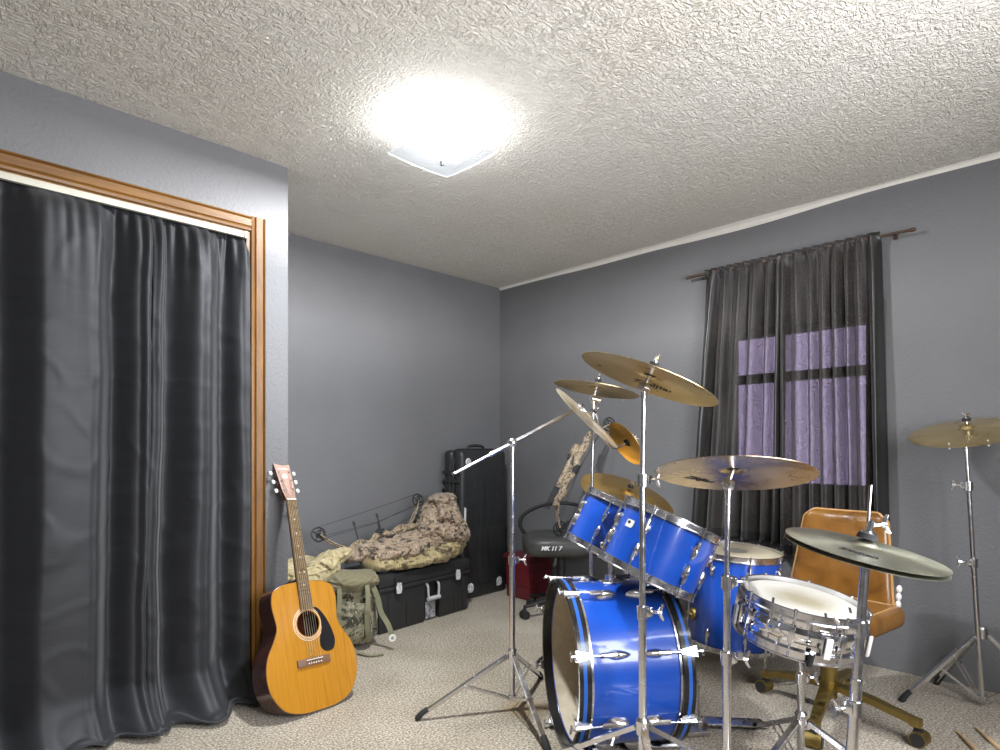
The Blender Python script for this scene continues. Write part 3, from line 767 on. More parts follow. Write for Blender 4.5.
# claws, rods and lugs
camang = toward_camera_angle(bm_, None)
for k in range(8):
    a = camang + radians(-2 + 45*k)
    out = V((cos(a), sin(a), 0))
    for z0, s in ((0, 1), (BL, -1)):
        lz = z0+s*.120
        lm = mat_at(out*BR+V((0, 0, lz)), out, V((0, 0, -s)).cross(out)); o = link('lug', LUGB, bd, lm)
        rr = BR+.024
        rd = MB().cyl(out*(BR+.0165)+V((0, 0, lz)), out*rr+V((0, 0, z0-s*.012)), .0032, seg=8)
        rd.build('tension_rod', MAT['chrome'], o, lm.inverted())
        q = mat_at(out*rr+V((0, 0, z0)), out, V((0, 0, -s)).cross(out))
        c = MB().prism([(-.007, -.045), (.007, -.045), (.017, .004), (.017, .010), (-.017, .010), (-.017, .004)], -.0115, -.0045, m=q)
        c.box((0, .008, -.012), (.030, .006, .018), .002, m=q).cyl((0, .010, 0), (0, .026, 0), .0055, m=q, seg=10)
        c.cyl((-.016, .026, 0), (.016, .026, 0), .0042, m=q, seg=8)
        c.build('claw', MAT['chrome'], bd)
# mounting plate on the shell top and spurs
pl = MB().box((BR+.003, 0, .195), (.008, .055, .075), .003).cyl((BR, 0, .195), (BR+.030, 0, .195), .020, seg=16).cyl((BR+.018, -.035, .195), (BR+.018, .035, .195), .005, seg=8)
pl.build('mount_plate', MAT['chrome'], bd)
for sy in (-1, 1):
    a = radians(180 + sy*52); out = V((cos(a), sin(a), 0))
    foot = V((-.291, sy*.36, .055))
    sp = MB().box((0, 0, .004), (.03, .045, .012), .003, m=mat_at(out*BR+V((0, 0, .13)), out)).tube([out*(BR+.012)+V((0, 0, .13)), out*(BR+.03)+V((0, 0, .12)), foot], .006, 8).ball(foot, .010)
    sp.build('spur', MAT['chrome'], bd)
# brown blanket stuffed inside the drum
q = bm_ @ Matrix.Translation((-.075, -.01, .255))
o = MB().ball((0, 0, 0), (.145, .200, .075), seg=40, rings=24, fn=lambda p: p*(1+.16*nz(p.x*11, p.y*11, p.z*11)+.06*nz(p.x*30, p.y*30, p.z*30))).build('blanket', MAT['brown_blanket'], None, q, 80)
tag(o, 'rusty brown blanket stuffed inside the open blue bass drum', 'blanket')

# toms
def place(center_top, n, H):
    n = kdir(n); p = V(center_top) - n*H; return mat_at(p, n)
TL = place(K(.587, 2.08, 1.072-(524-450)*2.08/608), (.42, .035, .9), .205)
drum('tom_drum', 'larger blue rack tom with the white badge, tilted above the bass drum', .160, .205, TL, 6, toward_camera_angle(TL, 0)+radians(-21), MAT['head'], (toward_camera_angle(TL, 0)-radians(46), .135, .034, .026))
TS = place(K(.497, 2.44, 1.06-(507-450)*2.44/608), (.44, .035, .88), .200)
drum('tom_drum', 'smaller blue rack tom tilted behind the larger one', .148, .200, TS, 6, toward_camera_angle(TS, 0)+radians(-18), MAT['head'])
# tom holder: post from the bass drum with two arms
hp = K(.410, 2.243, .578)
t = thing('tom_holder', 'chrome double tom holder post on top of the blue bass drum', 'drum hardware', Matrix.Translation(hp))
MB().cyl((0, 0, .012), (0, 0, .125), .0125, seg=16).build('post', MAT['chrome'], t)
MB().box((0, 0, .128), (.045, .05, .045), .008).cyl((0, -.04, .128), (0, .04, .128), .013, seg=14).build('clamp_block', MAT['chrome'], t)
for mm, R_, H_ in ((TL, .160, .205), (TS, .148, .200)):
    d = (mm.inverted() @ (hp+V((0, 0, .128)))); d.z = 0; d.normalize()
    e = mm @ (d*(R_+.012) + V((0, 0, H_*.52))) - hp
    mid = V((0, 0, .15)).lerp(e, .5)+V((0, 0, .02))
    MB().tube(cat_spline([V((0, 0, .128)), mid, e], 6), .0075, 10).build('arm', MAT['chrome'], t)
    MB().box((0, 0, .0), (.05, .06, .016), .005, m=Matrix.Translation(-hp) @ mm @ mat_at(d*(R_+.0095)+V((0, 0, H_*.52)), d)).ball(e, .017).build('bracket', MAT['chrome'], t)

# floor tom
FM = mat_at(K(1.118, 2.95, .142), kdir((.05, -.05, 1)))
ft = drum('floor_tom', 'big blue floor tom standing on its own legs by the window wall', .205, .43, FM, 8, toward_camera_angle(FM, 0)+radians(17), MAT['head_dot'])
for k, a in enumerate((-98, 18, 140)):
    an = toward_camera_angle(FM, 0)+radians(a+42 if k == 0 else a+22); out = V((cos(an), sin(an), 0))
    inv = FM.inverted(); top = out*(.205+.026)+V((0, 0, .24)); low = out*(.205+.030)+V((0, 0, -.08)); fo = inv @ V(((FM @ low).x, (FM @ low).y, .008))
    lg = MB().tube([top, low, fo], .0055, 8).build('leg', MAT['chrome'], ft)
    MB().ball(fo+V((0, 0, .012)), (.012, .012, .018)).build('rubber_foot', MAT['rubber'], lg)
    MB().ball(out*.207+V((0, 0, .13)), (.022, .022, .032), seg=14, rings=10).cyl(out*.225+V((-.03*out.y, .03*out.x, .13)), out*.225-V((-.03*out.y, .03*out.x, -.13)), .006).build('leg_bracket', MAT['brass'] if k == 0 else MAT['chrome'], ft)

# snare drum: chrome shell with throw-off
SN = place(K(.954, 1.92, .585), (.125, -.13, .97), .110)
sn = thing('snare_drum', 'shallow chrome snare drum with a worn white head', 'drum', SN)
SR = .176; SH_ = .11; sa = toward_camera_angle(SN, 0)
prof = [(SR, .003), (SR, .030), (SR-.003, .034), (SR-.003, .040), (SR+.001, .046), (SR+.001, .066), (SR-.003, .072), (SR-.003, .078), (SR, .082), (SR, SH_-.003), (SR-.006, SH_-.003), (SR-.006, .003)]
MB().lathe(prof, 96, 0, None, True).build('shell', MAT['chrome_bright'], sn)
MB().lathe(ring(SR+.002, .012, SH_-.012, SH_+.016), 96, closed=True).build('rim', MAT['chrome'], sn)
MB().lathe([(r, -z) for r, z in ring(SR+.002, .012, -.012, .016)], 96, closed=True).build('rim', MAT['chrome'], sn)
MB().lathe([(0, SH_+.003), (SR*.95, SH_+.003), (SR+.002, SH_-.003), (0, SH_-.004)], 72).build('head', MAT['head_snare'], sn)
MB().lathe([(0, -.002), (SR*.95, -.002), (SR+.002, .003), (0, .003)], 72).build('head', MAT['head'], sn)
for k in range(8):
    a = sa + radians(-3+45*k); out = V((cos(a), sin(a), 0))
    l = MB().box((0, 0, 0), (.016, .018, .05), .005, m=mat_at(out*(SR+.008)+V((0, 0, .055)), (0, 0, 1), out)).build('lug', MAT['chrome'], sn)
    MB().cyl(out*(SR+.010)+V((0, 0, -.010)), out*(SR+.010)+V((0, 0, SH_+.016)), .0032, seg=8).cyl(out*(SR+.010)+V((0, 0, SH_+.012)), out*(SR+.010)+V((0, 0, SH_+.022)), .0055, seg=8).build('tension_rod', MAT['chrome'], l)
def onshell(a, z, r=SR): return mat_at(V((cos(a), sin(a), 0))*r+V((0, 0, z)), (cos(a), sin(a), 0), V((0, 0, 1)).cross(V((cos(a), sin(a), 0))))
for da, nm in ((26, 'strainer'), (-60, 'butt_plate'), (75, 'muffler_box')):
    q = onshell(sa+radians(da), .050)
    st = MB().box((0, .0, .010), (.030, .060, .018), .004, m=q).build(nm, MAT['chrome'], sn)
    MB().box((0, -.008, .026), (.020, .062, .008), .003, m=q).build('lever', MAT['white_plastic'], st)
bg = MB().lathe([(0, .002), (.014, .002), (.014, .003), (0, .0035)], 20, 0, onshell(sa+radians(-22), .056, SR+.001) @ Matrix.Scale(.7, 4, (0, 1, 0))).build('badge', MAT['steel'], sn)
MB().ball((0, 0, .004), (.006, .004, .001), m=onshell(sa+radians(-22), .056, SR+.001), seg=10, rings=6).build('badge_mark', MAT['blue_inlay'], bg)
for da, r0 in ((-40, .12), (98, .135), (32, .13)):    # strips of black tape on the head
    a = sa+radians(da); d = V((cos(a), sin(a), 0)); p = d*r0; tang = V((1, .35, 0)).normalized()
    MB().strip([p-tang*.028+V((0, 0, SH_+.0037)), p+tang*.028+V((0, 0, SH_+.0037))], .007, .0008).build('tape', MAT['felt'], sn)

# ------------------------------------------------------------------ stands
def wing(mb, p, d, s=1.0):
    """clamp screw with two wings, sticking out of p along d"""
    p = V(p); d = V(d).normalized(); u = V((0, 0, 1)) if abs(d.z) < .9 else V((1, 0, 0)); u = (u-d*u.dot(d)).normalized()
    mb.cyl(p, p+d*.020*s, .004*s, seg=8); c = p+d*.020*s
    mb.cyl(c-d*.005*s, c+d*.006*s, .0065*s, .005*s, 10)
    for k in (-1, 1): mb.tube([c, c+u*k*.012*s+d*.004*s, c+u*k*.021*s+d*.010*s], [.004*s, .005*s, .003*s], 8, flat=.6)
def tripod(t, dirs, hinge, base_z, reach, bottom_r=.011, mat='chrome', flatw=.019):
    """three channel legs with braces, feet and hinge collars"""
    MB().cyl((0, 0, hinge-.018), (0, 0, hinge+.02), .019, seg=18).cyl((0, 0, hinge+.02), (0, 0, hinge+.028), .019, .014, 18).build('leg_collar', MAT[mat], t)
    MB().cyl((0, 0, base_z), (0, 0, base_z+.022), .016, seg=16).build('brace_collar', MAT[mat], t)
    for (dx, dy), rc in zip(dirs, reach):
        d = V((.713*dx+.701*dy, -.701*dx+.713*dy, 0)).normalized(); sd = V((-d.y, d.x, 0))
        h = d*.022+V((0, 0, hinge)); f = d*rc+V((0, 0, .022))
        up = (f-h).cross(sd).normalized()
        L = MB().strip([h, f], flatw, .007, up=up)
        for k in (-1, 1): L.strip([h+sd*k*flatw*.45-up*.005, f+sd*k*flatw*.45-up*.005], .0025, .011, up=up)
        lg = L.build('leg', MAT[mat], t)
        dd = (f-h).normalized()
        MB().tube([f-dd*.035, f-dd*.010, f+dd*.010+V((0, 0, -.006)), V((f.x+d.x*.016, f.y+d.y*.016, .004))], [.0125, .0135, .0145, .010], 10, flat=.8).build('rubber_foot', MAT['rubber'], lg)
        br = MB(); a = h.lerp(f, .52); c = d*.016+V((0, 0, base_z+.011))
        for k in (-1, 1): br.strip([a+sd*k*.011, c+sd*k*.008], .0035, .009, up=(0, 0, 1))
        br.cyl(a-sd*.014, a+sd*.014, .004, seg=8); br.build('brace', MAT[mat], lg)
def clamp(t, z, ang, r=.016, s=1.0, axis=None):
    d = V((cos(ang), sin(ang), 0)); p = V((0, 0, z)) if axis is None else V(axis)
    b = MB().cyl(p-V((0, 0, .020)), p+V((0, 0, .016)), r, seg=16).box(p+d*.016, (.022, .022, .026), .004)
    o = b.build('height_clamp', MAT['chrome'], t)
    w = MB(); wing(w, p+d*.026, d, 1.1*s); w.build('wing_screw', MAT['chrome'], o)
def topmount(t, piv, post, n, tilter=True, k=1.0):
    """tilter from the tube top up to the cymbal seat, felts, and wing nut along the cymbal axis n"""
    n = V(n).normalized(); piv = V(piv); post = V(post)
    if tilter:
        b = MB().cyl(piv-V((0, 0, .03)), piv-V((0, 0, .006)), .0095, seg=14); sd = n.cross(V((.3, 1, .1))).normalized()
        b.cyl(piv-sd*.010, piv+sd*.010, .016, seg=18).cyl(piv-sd*.016, piv+sd*.016, .006, seg=10)
        b.cyl(piv, post-n*.014, .006, seg=10); b.build('tilter', MAT['chrome'], t)
    rod = MB().cyl(post-n*.014, post+n*.046*k, .0038, seg=8); rod.build('cymbal_post', MAT['chrome'], t)
    MB().cyl(post-n*.016, post-n*.004, .017, seg=18).cyl(post+n*.012*k, post+n*.022*k, .015*k, seg=18).build('felt', MAT['felt'], t)
    w = MB(); sd = n.orthogonal().normalized(); c = post+n*.030*k
    w.cyl(c-n*.008, c+n*.006, .007, seg=10)
    for e in (-1, 1): w.tube([c, c+sd*e*.012+n*.006*k, c+sd*e*.020+n*.014*k], [.005, .005, .003], 8)
    w.build('wing_nut', MAT['chrome'], t)
def cymbal_profile(R, bow=.06, bell_r=.16, bell_h=.055):
    br = R*bell_r; bh = R*bell_h*1.6; hb = R*bow; pts = [(.006, hb+bh)]
    for k in range(1, 7):
        u = k/6; pts.append((.006+(br-.006)*u, hb+bh*cos(u*pi/2)**.8 if u < 1 else hb))
    for k in range(1, 15):
        u = k/14; pts.append((br+(R-br)*u, hb*(1-u**1.7)))
    return pts
def cymbal(name, label, R, seat, n, mat, text=None, tside=1, tang=0., group='cymbals of the drum kit', bow=.06, tsize=.05, tr=.62, rivets=False):
    """seat: world point of the bell's underside hole; n: axis"""
    pr = cymbal_profile(R, bow); h0 = pr[0][1]
    th = .0014
    m = mat_at(V(seat)-V(n).normalized()*h0, n)
    full = pr + [(r, z-th) for r, z in pr[::-1]]
    o = MB().lathe(full, 96, 0, None, True).build(name, mat, None, m, 60)
    tag(o, label, 'cymbal', group)
    if text:
        R0 = R*tr; u = (R0/R-.16)/.84; z0 = R*bow*(1-u**1.7)
        slope = R*bow*1.7*u**.7/(R*.84)
        # text baseline: rotate about the axis, then lay it on the bow
        q = Matrix.Rotation(tang, 4, 'Z') @ Matrix.Translation((0, -R0, z0 + (.0008 if tside > 0 else -th-.0008))) @ Matrix.Rotation(slope if tside > 0 else slope, 4, 'X')
        if tside < 0: q = q @ Matrix.Rotation(pi, 4, 'Y')
        txt('lettering', text, tsize, q, MAT['ink'], o, .25, .0003, .0008)
    if rivets:
        rv = MB()
        for a in rivets: rv.cyl((R*.86*cos(a), R*.86*sin(a), R*bow*.2-.018), (R*.86*cos(a), R*.86*sin(a), R*bow*.3+.003), .0022, .0022, 8).ball((R*.86*cos(a), R*.86*sin(a), R*bow*.2-.018), .0045, seg=8, rings=6)
        rv.build('rivets', MAT['white_plastic'], o)
    return m
def kz(x_px_depth, py): return 1.06-(py-450)*x_px_depth/608
UP = V((0, 0, 1))

# crash on the straight stand before the bass drum
def straight_stand(label, base, hinge, dirs, reach, pipes, piv, post, n, clamps, base_z=.05, k=1.0):
    m = Matrix.Translation(base)
    t = thing('cymbal_stand', label, 'cymbal stand', m, 'chrome cymbal stands')
    tripod(t, dirs, hinge, base_z, reach)
    for (p0, p1, r) in pipes: MB().cyl(V(p0)-base, V(p1)-base, r, seg=18).build('tube', MAT['chrome'], t)
    for (p, ang) in clamps: clamp(t, 0, ang, axis=V(p)-base)
    if piv is not None: topmount(t, V(piv)-base, V(post)-base, n, k=k)
    return t
B = K(.410, 1.75); n1 = kdir((.37, .0, .93)); post = K(.4375, 1.75, 1.290); piv = K(.414, 1.75, 1.240)
straight_stand('straight chrome cymbal stand before the blue bass drum, under the highest cymbal', B, .262,
    [(-.78, .62), (.78, .62), (0, -1)], (.42, .42, .36), [(B+UP*.05, B+UP*.605, .0115), (B+UP*.59, B+UP*.985, .0088), (B+UP*.97, piv, .0068)], piv, post, n1,
    [(B+UP*.595, KA+radians(-10)), (B+UP*.975, KA+radians(20))])
cymbal('crash_cymbal', 'highest bronze cymbal, tilted steeply above the blue bass drum', .203, post, n1, MAT['cymbal'], 'Zildjian', -1, radians(112), tsize=.048, tr=.5)

# ride
B = K(.627, 1.68); n2 = kdir((.085, .245, .966)); post = K(.652, 1.70, 1.022); piv = K(.632, 1.685, .965)
straight_stand('chrome ride stand between the blue bass drum and the snare drum', B, .20,
    [(-.5, -.87), (1, 0), (-.35, .94)], (.34, .34, .30), [(B+UP*.03, B+UP*.49, .0115), (B+UP*.48, B+UP*.70, .0095), (B+UP*.69, piv, .0075)], piv, post, n2,
    [(B+UP*.487, KA+radians(-15)), (B+UP*.697, KA+radians(-5))], .03, k=.35)
cymbal('ride_cymbal', 'wide dark bronze ride cymbal seen from below before the window curtain', .213, post, n2, MAT['cymbal_dull'], 'Zildjian', -1, radians(160), tsize=.036, tr=.62)

# leaning stand by the wall
B = K(1.985, 2.50); n3 = kdir((-.26, -.17, .95)); topp = K(1.905, 2.485, 1.085); post = K(1.905, 2.48, 1.168)
pt = lambda z: B.lerp(topp, z/1.085)+UP*0
P_ = lambda z: V((B.x+(topp.x-B.x)*z/1.085, B.y+(topp.y-B.y)*z/1.085, z))
straight_stand('leaning chrome cymbal stand beside the tan office chair, by the window wall', B, .305,
    [(-.98, .20), (.70, -.70), (-.05, 1)], (.29, .30, .24), [(P_(.03), P_(.60), .010), (P_(.59), P_(.92), .0085), (P_(.91), topp, .0065)], topp, post, n3,
    [(P_(.60), KA+radians(165)), (P_(.915), KA+radians(150))], .03)
cymbal('crash_cymbal', 'bronze cymbal with rivets on the leaning stand by the window wall', .205, post, n3, MAT['cymbal'], None, rivets=(KA-1.9, KA-1.25, KA-2.6), bow=.085)

# boom stand
B = K(.050, 2.48); bs = V((0, 0, 1.089)); bdir = kdir((.296, .17, .158)); be = K(.352, 2.65, 1.249)-B
t = thing('boom_stand', 'chrome boom cymbal stand with a long slanted arm, beside the open bass drum', 'cymbal stand', Matrix.Translation(B), 'chrome cymbal stands')
tripod(t, [(-.97, -.25), (.12, -.36), (.15, .37)], .225, .04, (.375, .36, .36))
MB().cyl((0, 0, .04), (0, 0, .605), .0125, seg=18).build('tube', MAT['chrome'], t)
MB().cyl((0, 0, .60), (0, 0, 1.07), .0095, seg=18).build('tube', MAT['chrome'], t)
clamp(t, .612, KA+radians(8))
MB().ball(bs, .021, seg=18, rings=12).cyl(bs-UP*.035, bs-UP*.015, .0125, seg=14).build('boom_joint', MAT['chrome'], t)
MB().cyl(bs-bdir*.10, be, .0085, seg=14).build('boom_arm', MAT['chrome'], t)
MB().cyl(bs-bdir*.295, bs-bdir*.10, .006, seg=12).cyl(bs-bdir*.115, bs-bdir*.095, .0105, seg=14).build('boom_extension', MAT['chrome'], t)
MB().cyl(bs-bdir*.30, bs-bdir*.29, .0075, seg=12).build('end_cap', MAT['rubber'], t)
n4 = kdir((.69, -.24, .72)); post4 = K(.398, 2.655, 1.219)-B
topmount(t, be, post4, n4)
cymbal('crash_cymbal', 'pale bronze cymbal turned nearly edge-on at the end of the boom arm', .185, B+post4, n4, MAT['cymbal_pale'], bow=.05)

# thin stand behind the toms with the upper cymbal and the small splash on a crooked arm
B = K(.428, 2.86); n5 = kdir((.185, .03, .98)); piv = K(.435, 2.83, 1.300); post = K(.452, 2.82, 1.368)
t = straight_stand('thin chrome cymbal stand behind the two rack toms', B, .25, [(-.87, .5), (.80, .60), (-.3, -1)], (.27, .26, .22),
    [(B+UP*.04, B+UP*.62, .0105), (B+UP*.61, piv, .0068)], piv, post, n5, [(B+UP*.615, KA+radians(10))], .04)
tag(t, 'thin chrome cymbal stand behind the two rack toms, with a crooked splash arm')
cymbal('crash_cymbal', 'bronze cymbal under the highest one, lying almost level', .198, post, n5, MAT['cymbal'], bow=.055)
n6 = kdir((.78, .24, .52)); sp = K(.585, 2.76, 1.100); a0 = piv-B
MB().tube(cat_spline([a0, K(.462, 2.82, 1.17)-B, K(.500, 2.79, 1.075)-B, K(.535, 2.775, 1.072)-B, sp-n6*.02-B], 6), .0048, 8).build('splash_arm', MAT['chrome'], t)
MB().cyl(a0-V((.012, .0, 0)), a0+V((.022, -.02, -.01)), .012, seg=14).build('arm_clamp', MAT['chrome'], t)
topmount(t, sp-B, sp-B, n6, tilter=False)
cymbal('splash_cymbal', 'small dark golden splash cymbal on the crooked arm', .113, sp, n6, MAT['cymbal_warm'], bow=.08)

# low gold cymbal behind the toms
B = K(.640, 3.06); n7 = kdir((.27, -.36, .89)); post = K(.640, 3.0, .865); piv = K(.636, 3.04, .80)
straight_stand('low chrome cymbal stand between the rack toms and the floor tom', B, .25, [(.2, 1), (-.95, .1), (.15, -1)], (.25, .26, .22),
    [(B+UP*.04, B+UP*.48, .0105), (B+UP*.47, piv, .0075)], piv, post, n7, [(B+UP*.475, KA)], .04)
cymbal('crash_cymbal', 'warm gold cymbal half hidden behind the blue rack toms', .240, post, n7, MAT['cymbal_warm'], bow=.07)

# hi-hat: slightly leaning stand with two cymbals
nh = kdir((.165, -.125, .97)); hb = K(.845, 1.50); hs = K(.893, 1.48, .842); ax = (hs-hb).normalized()
t = thing('hi_hat_stand', 'chrome hi-hat stand with a rod through the grey-green cymbals', 'hi-hat stand', Matrix.Translation(hb))
tripod(t, [(-1, .1), (.5, .87), (.5, -.87)], .25, .04, (.30, .30, .30))
ra = lambda z: ax*(z/ax.z)
MB().cyl(ra(.04), ra(.50), .0135, seg=20).build('tube', MAT['chrome'], t)
MB().cyl(ra(.49), ra(.80), .0105, seg=20).build('tube', MAT['chrome'], t)
MB().cyl(ra(.79), ra(.975), .0036, seg=10).build('pull_rod', MAT['chrome'], t)
clamp(t, 0, KA+radians(170), axis=ra(.625), r=.017); clamp(t, 0, KA+radians(190), axis=ra(.43), r=.018)
MB().cyl(ra(.795), ra(.806), .022, seg=20).build('seat_cup', MAT['black'], t)
h_ = hs-hb
w = MB().cyl(h_+nh*.004, h_+nh*.012, .024, .022, 20).cyl(h_+nh*.012, h_+nh*.016, .020, seg=20); w.build('felt', MAT['felt'], t)
c_ = MB().cyl(h_+nh*.016, h_+nh*.048, .0085, seg=16).cyl(h_+nh*.014, h_+nh*.020, .017, seg=18); wing(c_, h_+nh*.036+kdir((.01, 0, 0))*.008, kdir((.9, -.2, .1)), 1.1); c_.build('clutch', MAT['chrome'], t)
fp = MB().box((0, 0, 0), (.08, .26, .010), .003, m=Matrix.Translation(K(.76, 1.30, .05)-hb) @ Matrix.Rotation(KA+.15, 4, 'Z') @ Matrix.Rotation(-.2, 4, 'X')); fp.build('foot_pedal', MAT['steel'], t)
cymbal('hi_hat_cymbal', 'upper hi-hat cymbal, grey-green, lettered, above the snare drum', .178, hs, nh, MAT['cymbal_grey'], 'Zildjian', 1, KA+radians(-38), 'hi-hat cymbals', .05, .027, .62)
mm = mat_at(hs-nh*.032, -nh, None)
pr = cymbal_profile(.178, .05); full = pr + [(r, z-.0014) for r, z in pr[::-1]]
o = MB().lathe(full, 96, 0, None, True).build('hi_hat_cymbal', MAT['cymbal_grey'], None, mat_at(hs-nh*(.012+pr[0][1]), -nh), 60)
tag(o, 'lower hi-hat cymbal, turned upside down beneath the lettered upper one', 'cymbal', 'hi-hat cymbals')

# snare stand
B = K(.958, 1.935)
t = thing('snare_stand', 'thin chrome stand carrying the snare drum', 'drum stand', Matrix.Translation(B))
tripod(t, [(.02, 1), (.87, -.5), (-.87, -.5)], .20, .035, (.36, .32, .32))
MB().cyl((0, 0, .035), (0, 0, .335), .011, seg=16).build('tube', MAT['chrome'], t)
MB().cyl((0, 0, .33), (0, 0, .415), .007, seg=14).build('tube', MAT['chrome'], t)
clamp(t, .335, KA+radians(5))
sb = SN.translation-B; sn_ax = (SN.to_3x3() @ UP)
for k in range(3):
    a = sa+radians(15+120*k); e = SN @ V((cos(a)*.196, sin(a)*.196, -.020)) - B; e2 = SN @ V((cos(a)*.200, sin(a)*.200, .018)) - B; md_ = SN @ V((cos(a)*.10, sin(a)*.10, -.045)) - B
    ar = MB().tube([V((0, 0, .41)), md_, e, e2], .0052, 8).build('basket_arm', MAT['chrome'], t)
    MB().tube([e, e2], .0085, 10).build('rubber_grip', MAT['rubber'], ar)

# bass pedal behind the batter head
q = bm_ @ Matrix.Translation((0, 0, BL))
t = thing('bass_pedal', 'steel bass drum pedal on the carpet at the batter side', 'drum pedal', Matrix.Translation(K(.70, 2.285)) @ Matrix.Rotation(atan2(BA.y, BA.x), 4, 'Z'))
MB().box((.02, 0, .012), (.10, .10, .018), .004).box((-.03, 0, .05), (.05, .04, .02), .004).build('base_plate', MAT['steel'], t)
for s in (-1, 1): MB().cyl((.03, s*.045, .02), (.03, s*.045, .20), .006).build('post', MAT['steel'], t)
MB().cyl((.03, -.05, .20), (.03, .05, .20), .007).build('axle', MAT['steel'], t)
bt = MB().cyl((.03, 0, .20), (-.02, 0, .36), .003).build('beater', MAT['steel'], t)
MB().cyl((-.045, 0, .355), (.005, 0, .368), .022, seg=16).build('beater_head', MAT['felt'], bt)
MB().box((.19, 0, .045), (.25, .07, .008), .003, m=Matrix.Rotation(.10, 4, 'Y')).build('foot_board', MAT['steel'], t)

# drum sticks on the carpet
for (p0, p1, lab) in ((K(1.711, 2.277), K(1.60, 1.90), 'wooden drumstick on the carpet nearer the tan chair base'), (K(1.806, 2.31), K(1.70, 1.92), 'wooden drumstick on the carpet nearer the leaning cymbal stand')):
    d = (p1-p0); L = d.length; m = mat_at(p0+UP*.009, d)
    o = MB().lathe([(0, 0), (.003, .001), (.0045, .006), (.004, .012), (.0035, .016), (.0055, .06), (.0072, .11), (.0075, L-.01), (.006, L), (0, L)], 16).build('drumstick', MAT['stick'], None, m)
    tag(o, lab, 'drumstick', 'drumsticks on the carpet')

# ------------------------------------------------------------------ black trunk by the wall
TM = rotz(radians(6), (-1.086, -.465, 0))   # origin: middle of the front foot line; y runs to the wall
t = thing('storage_chest', 'long black plastic storage trunk under the camouflage clothes', 'trunk', TM)
W_, D_, H_ = .758, .375, .345
b = MB()
x0, x1 = -.012, .105     # recess edges
b.box(((-W_/2+x0)/2, D_/2, .132), (W_/2+x0, D_, .264), .016, taper=.975)
b.box(((W_/2+x1)/2, D_/2, .132), (W_/2-x1, D_, .264), .016, taper=.975)
b.box(((x0+x1)/2, D_/2+.018, .134), (x1-x0+.03, D_-.036, .258), .004)
b.box((0, .004, .254), (W_+.012, .028, .022), .006)
for k in (-.30, -.16, .25, .33): b.box((k, .004, .125), (.018, .012, .21), .005)
b.build('body', MAT['case_black'], t)
l = MB().box((0, D_/2, .302), (W_+.016, D_+.016, .074), .018).box((0, D_/2, .336), (W_-.09, D_-.09, .022), .008).box((.02, .0, .305), (.17, .012, .026), .004)
l.build('lid', MAT['case_black'], t)
for x in (-.245, .255):
    q = MB().box((x, -.012, .268), (.052, .016, .086), .006).cyl((x-.026, -.008, .31), (x+.026, -.008, .31), .009, seg=10)
    lt = q.build('latch', MAT['black'], t)
    MB().prism([(x-.018, .222), (x+.016, .220), (x+.021, .245), (x+.017, .282), (x-.012, .286), (x-.022, .262)], .0, .0025, m=Matrix(((1, 0, 0, 0), (0, 0, -1, -.0195), (0, 1, 0, 0), (0, 0, 0, 1)))).build('sticker', MAT['sticker'], lt)
hd = MB(); xm = (x0+x1)/2
hd.tube(cat_spline([(x0+.012, .012, .235), (x0+.012, -.006, .215), (x0+.014, -.008, .165), (x0+.022, -.010, .140)], 4), .0075, 8).tube(cat_spline([(x1-.012, .012, .235), (x1-.012, -.006, .215), (x1-.014, -.008, .165), (x1-.022, -.010, .140)], 4), .0075, 8)
hd.cyl((x0+.008, -.010, .140), (x1-.008, -.010, .140), .0135, seg=12)
hd.build('handle', MAT['silver_plastic'], t)
MB().box((xm-.006, .0165, .066), (x1-x0-.035, .003, .105), .001).build('label', MAT['grey_label'], t)

# tall hard case standing in the corner
CM = rotz(radians(5), (-.622, -.252, 0))     # origin: foot of its front left edge; x along the wall, y to the wall
t = thing('hard_case', 'tall black moulded hard case standing upright in the room corner', 'case', CM)
def shell(y0, y1, s, top):
    w, h = .49, 1.055
    b = MB(); b.box((w/2, (y0+y1)/2, h/2+.006), (w, y1-y0, h), .045, seg=4); return b
f = shell(0, .092, 1, 0)
for x in (.13, .20, .27): f.box((x, -.002, .52), (.022, .010, .62), .004)
f.box((.30, -.002, .30), (.26, .008, .40), .003)
f.build('front_shell', MAT['case_black'], t)
shell(.100, .188, 1, 0).build('rear_shell', MAT['case_black'], t)
sm = MB(); sm.box((.245, .096, .53), (.484, .014, 1.045), .006, seg=1)
for y in (.076, .116): sm.tube([(-.002, y, .08), (-.004, y, .95), (.03, y, 1.05), (.08, y, 1.064), (.42, y, 1.064)], .0065, 8)
sm.build('seam_rim', MAT['black'], t)
for z in (.84, .90): MB().box((-.006, .096, z), (.016, .17, .022), .005).build('strap_band', MAT['rubber'], t)
for z in (.62, .25): MB().box((-.007, .096, z), (.018, .055, .07), .006).build('latch', MAT['black'], t)
MB().tube(cat_spline([(.17, .096, 1.06), (.18, .096, 1.085), (.25, .096, 1.092), (.32, .096, 1.085), (.33, .096, 1.06)], 5), .011, 10).build('carry_handle', MAT['black'], t)
def yface(x, y, z): return Matrix(((1, 0, 0, x), (0, 0, -1, y), (0, 1, 0, z), (0, 0, 0, 1)))
bd_ = MB().lathe([(0, .003), (.026, .003), (.028, .0), (0, 0)], 28, 0, yface(.068, .0, .975)).build('badge', MAT['white_plastic'], t)
MB().lathe([(.012, .0032), (.018, .0032), (.018, .0045), (.012, .0045)], 24, 0, yface(.068, .0, .975), closed=True).box((0, 0, .0036), (.006, .018, .002), m=yface(.068, 0, .975)).build('badge_mark', MAT['grey_label'], bd_)
for x in (.085, .395): MB().prism([(-.026, -.03), (.018, -.032), (.030, -.01), (.026, .022), (.004, .034), (-.022, .026), (-.03, .0)], 0, .003, m=yface(x, -.0045, .085)).build('sticker', MAT['sticker'], t)
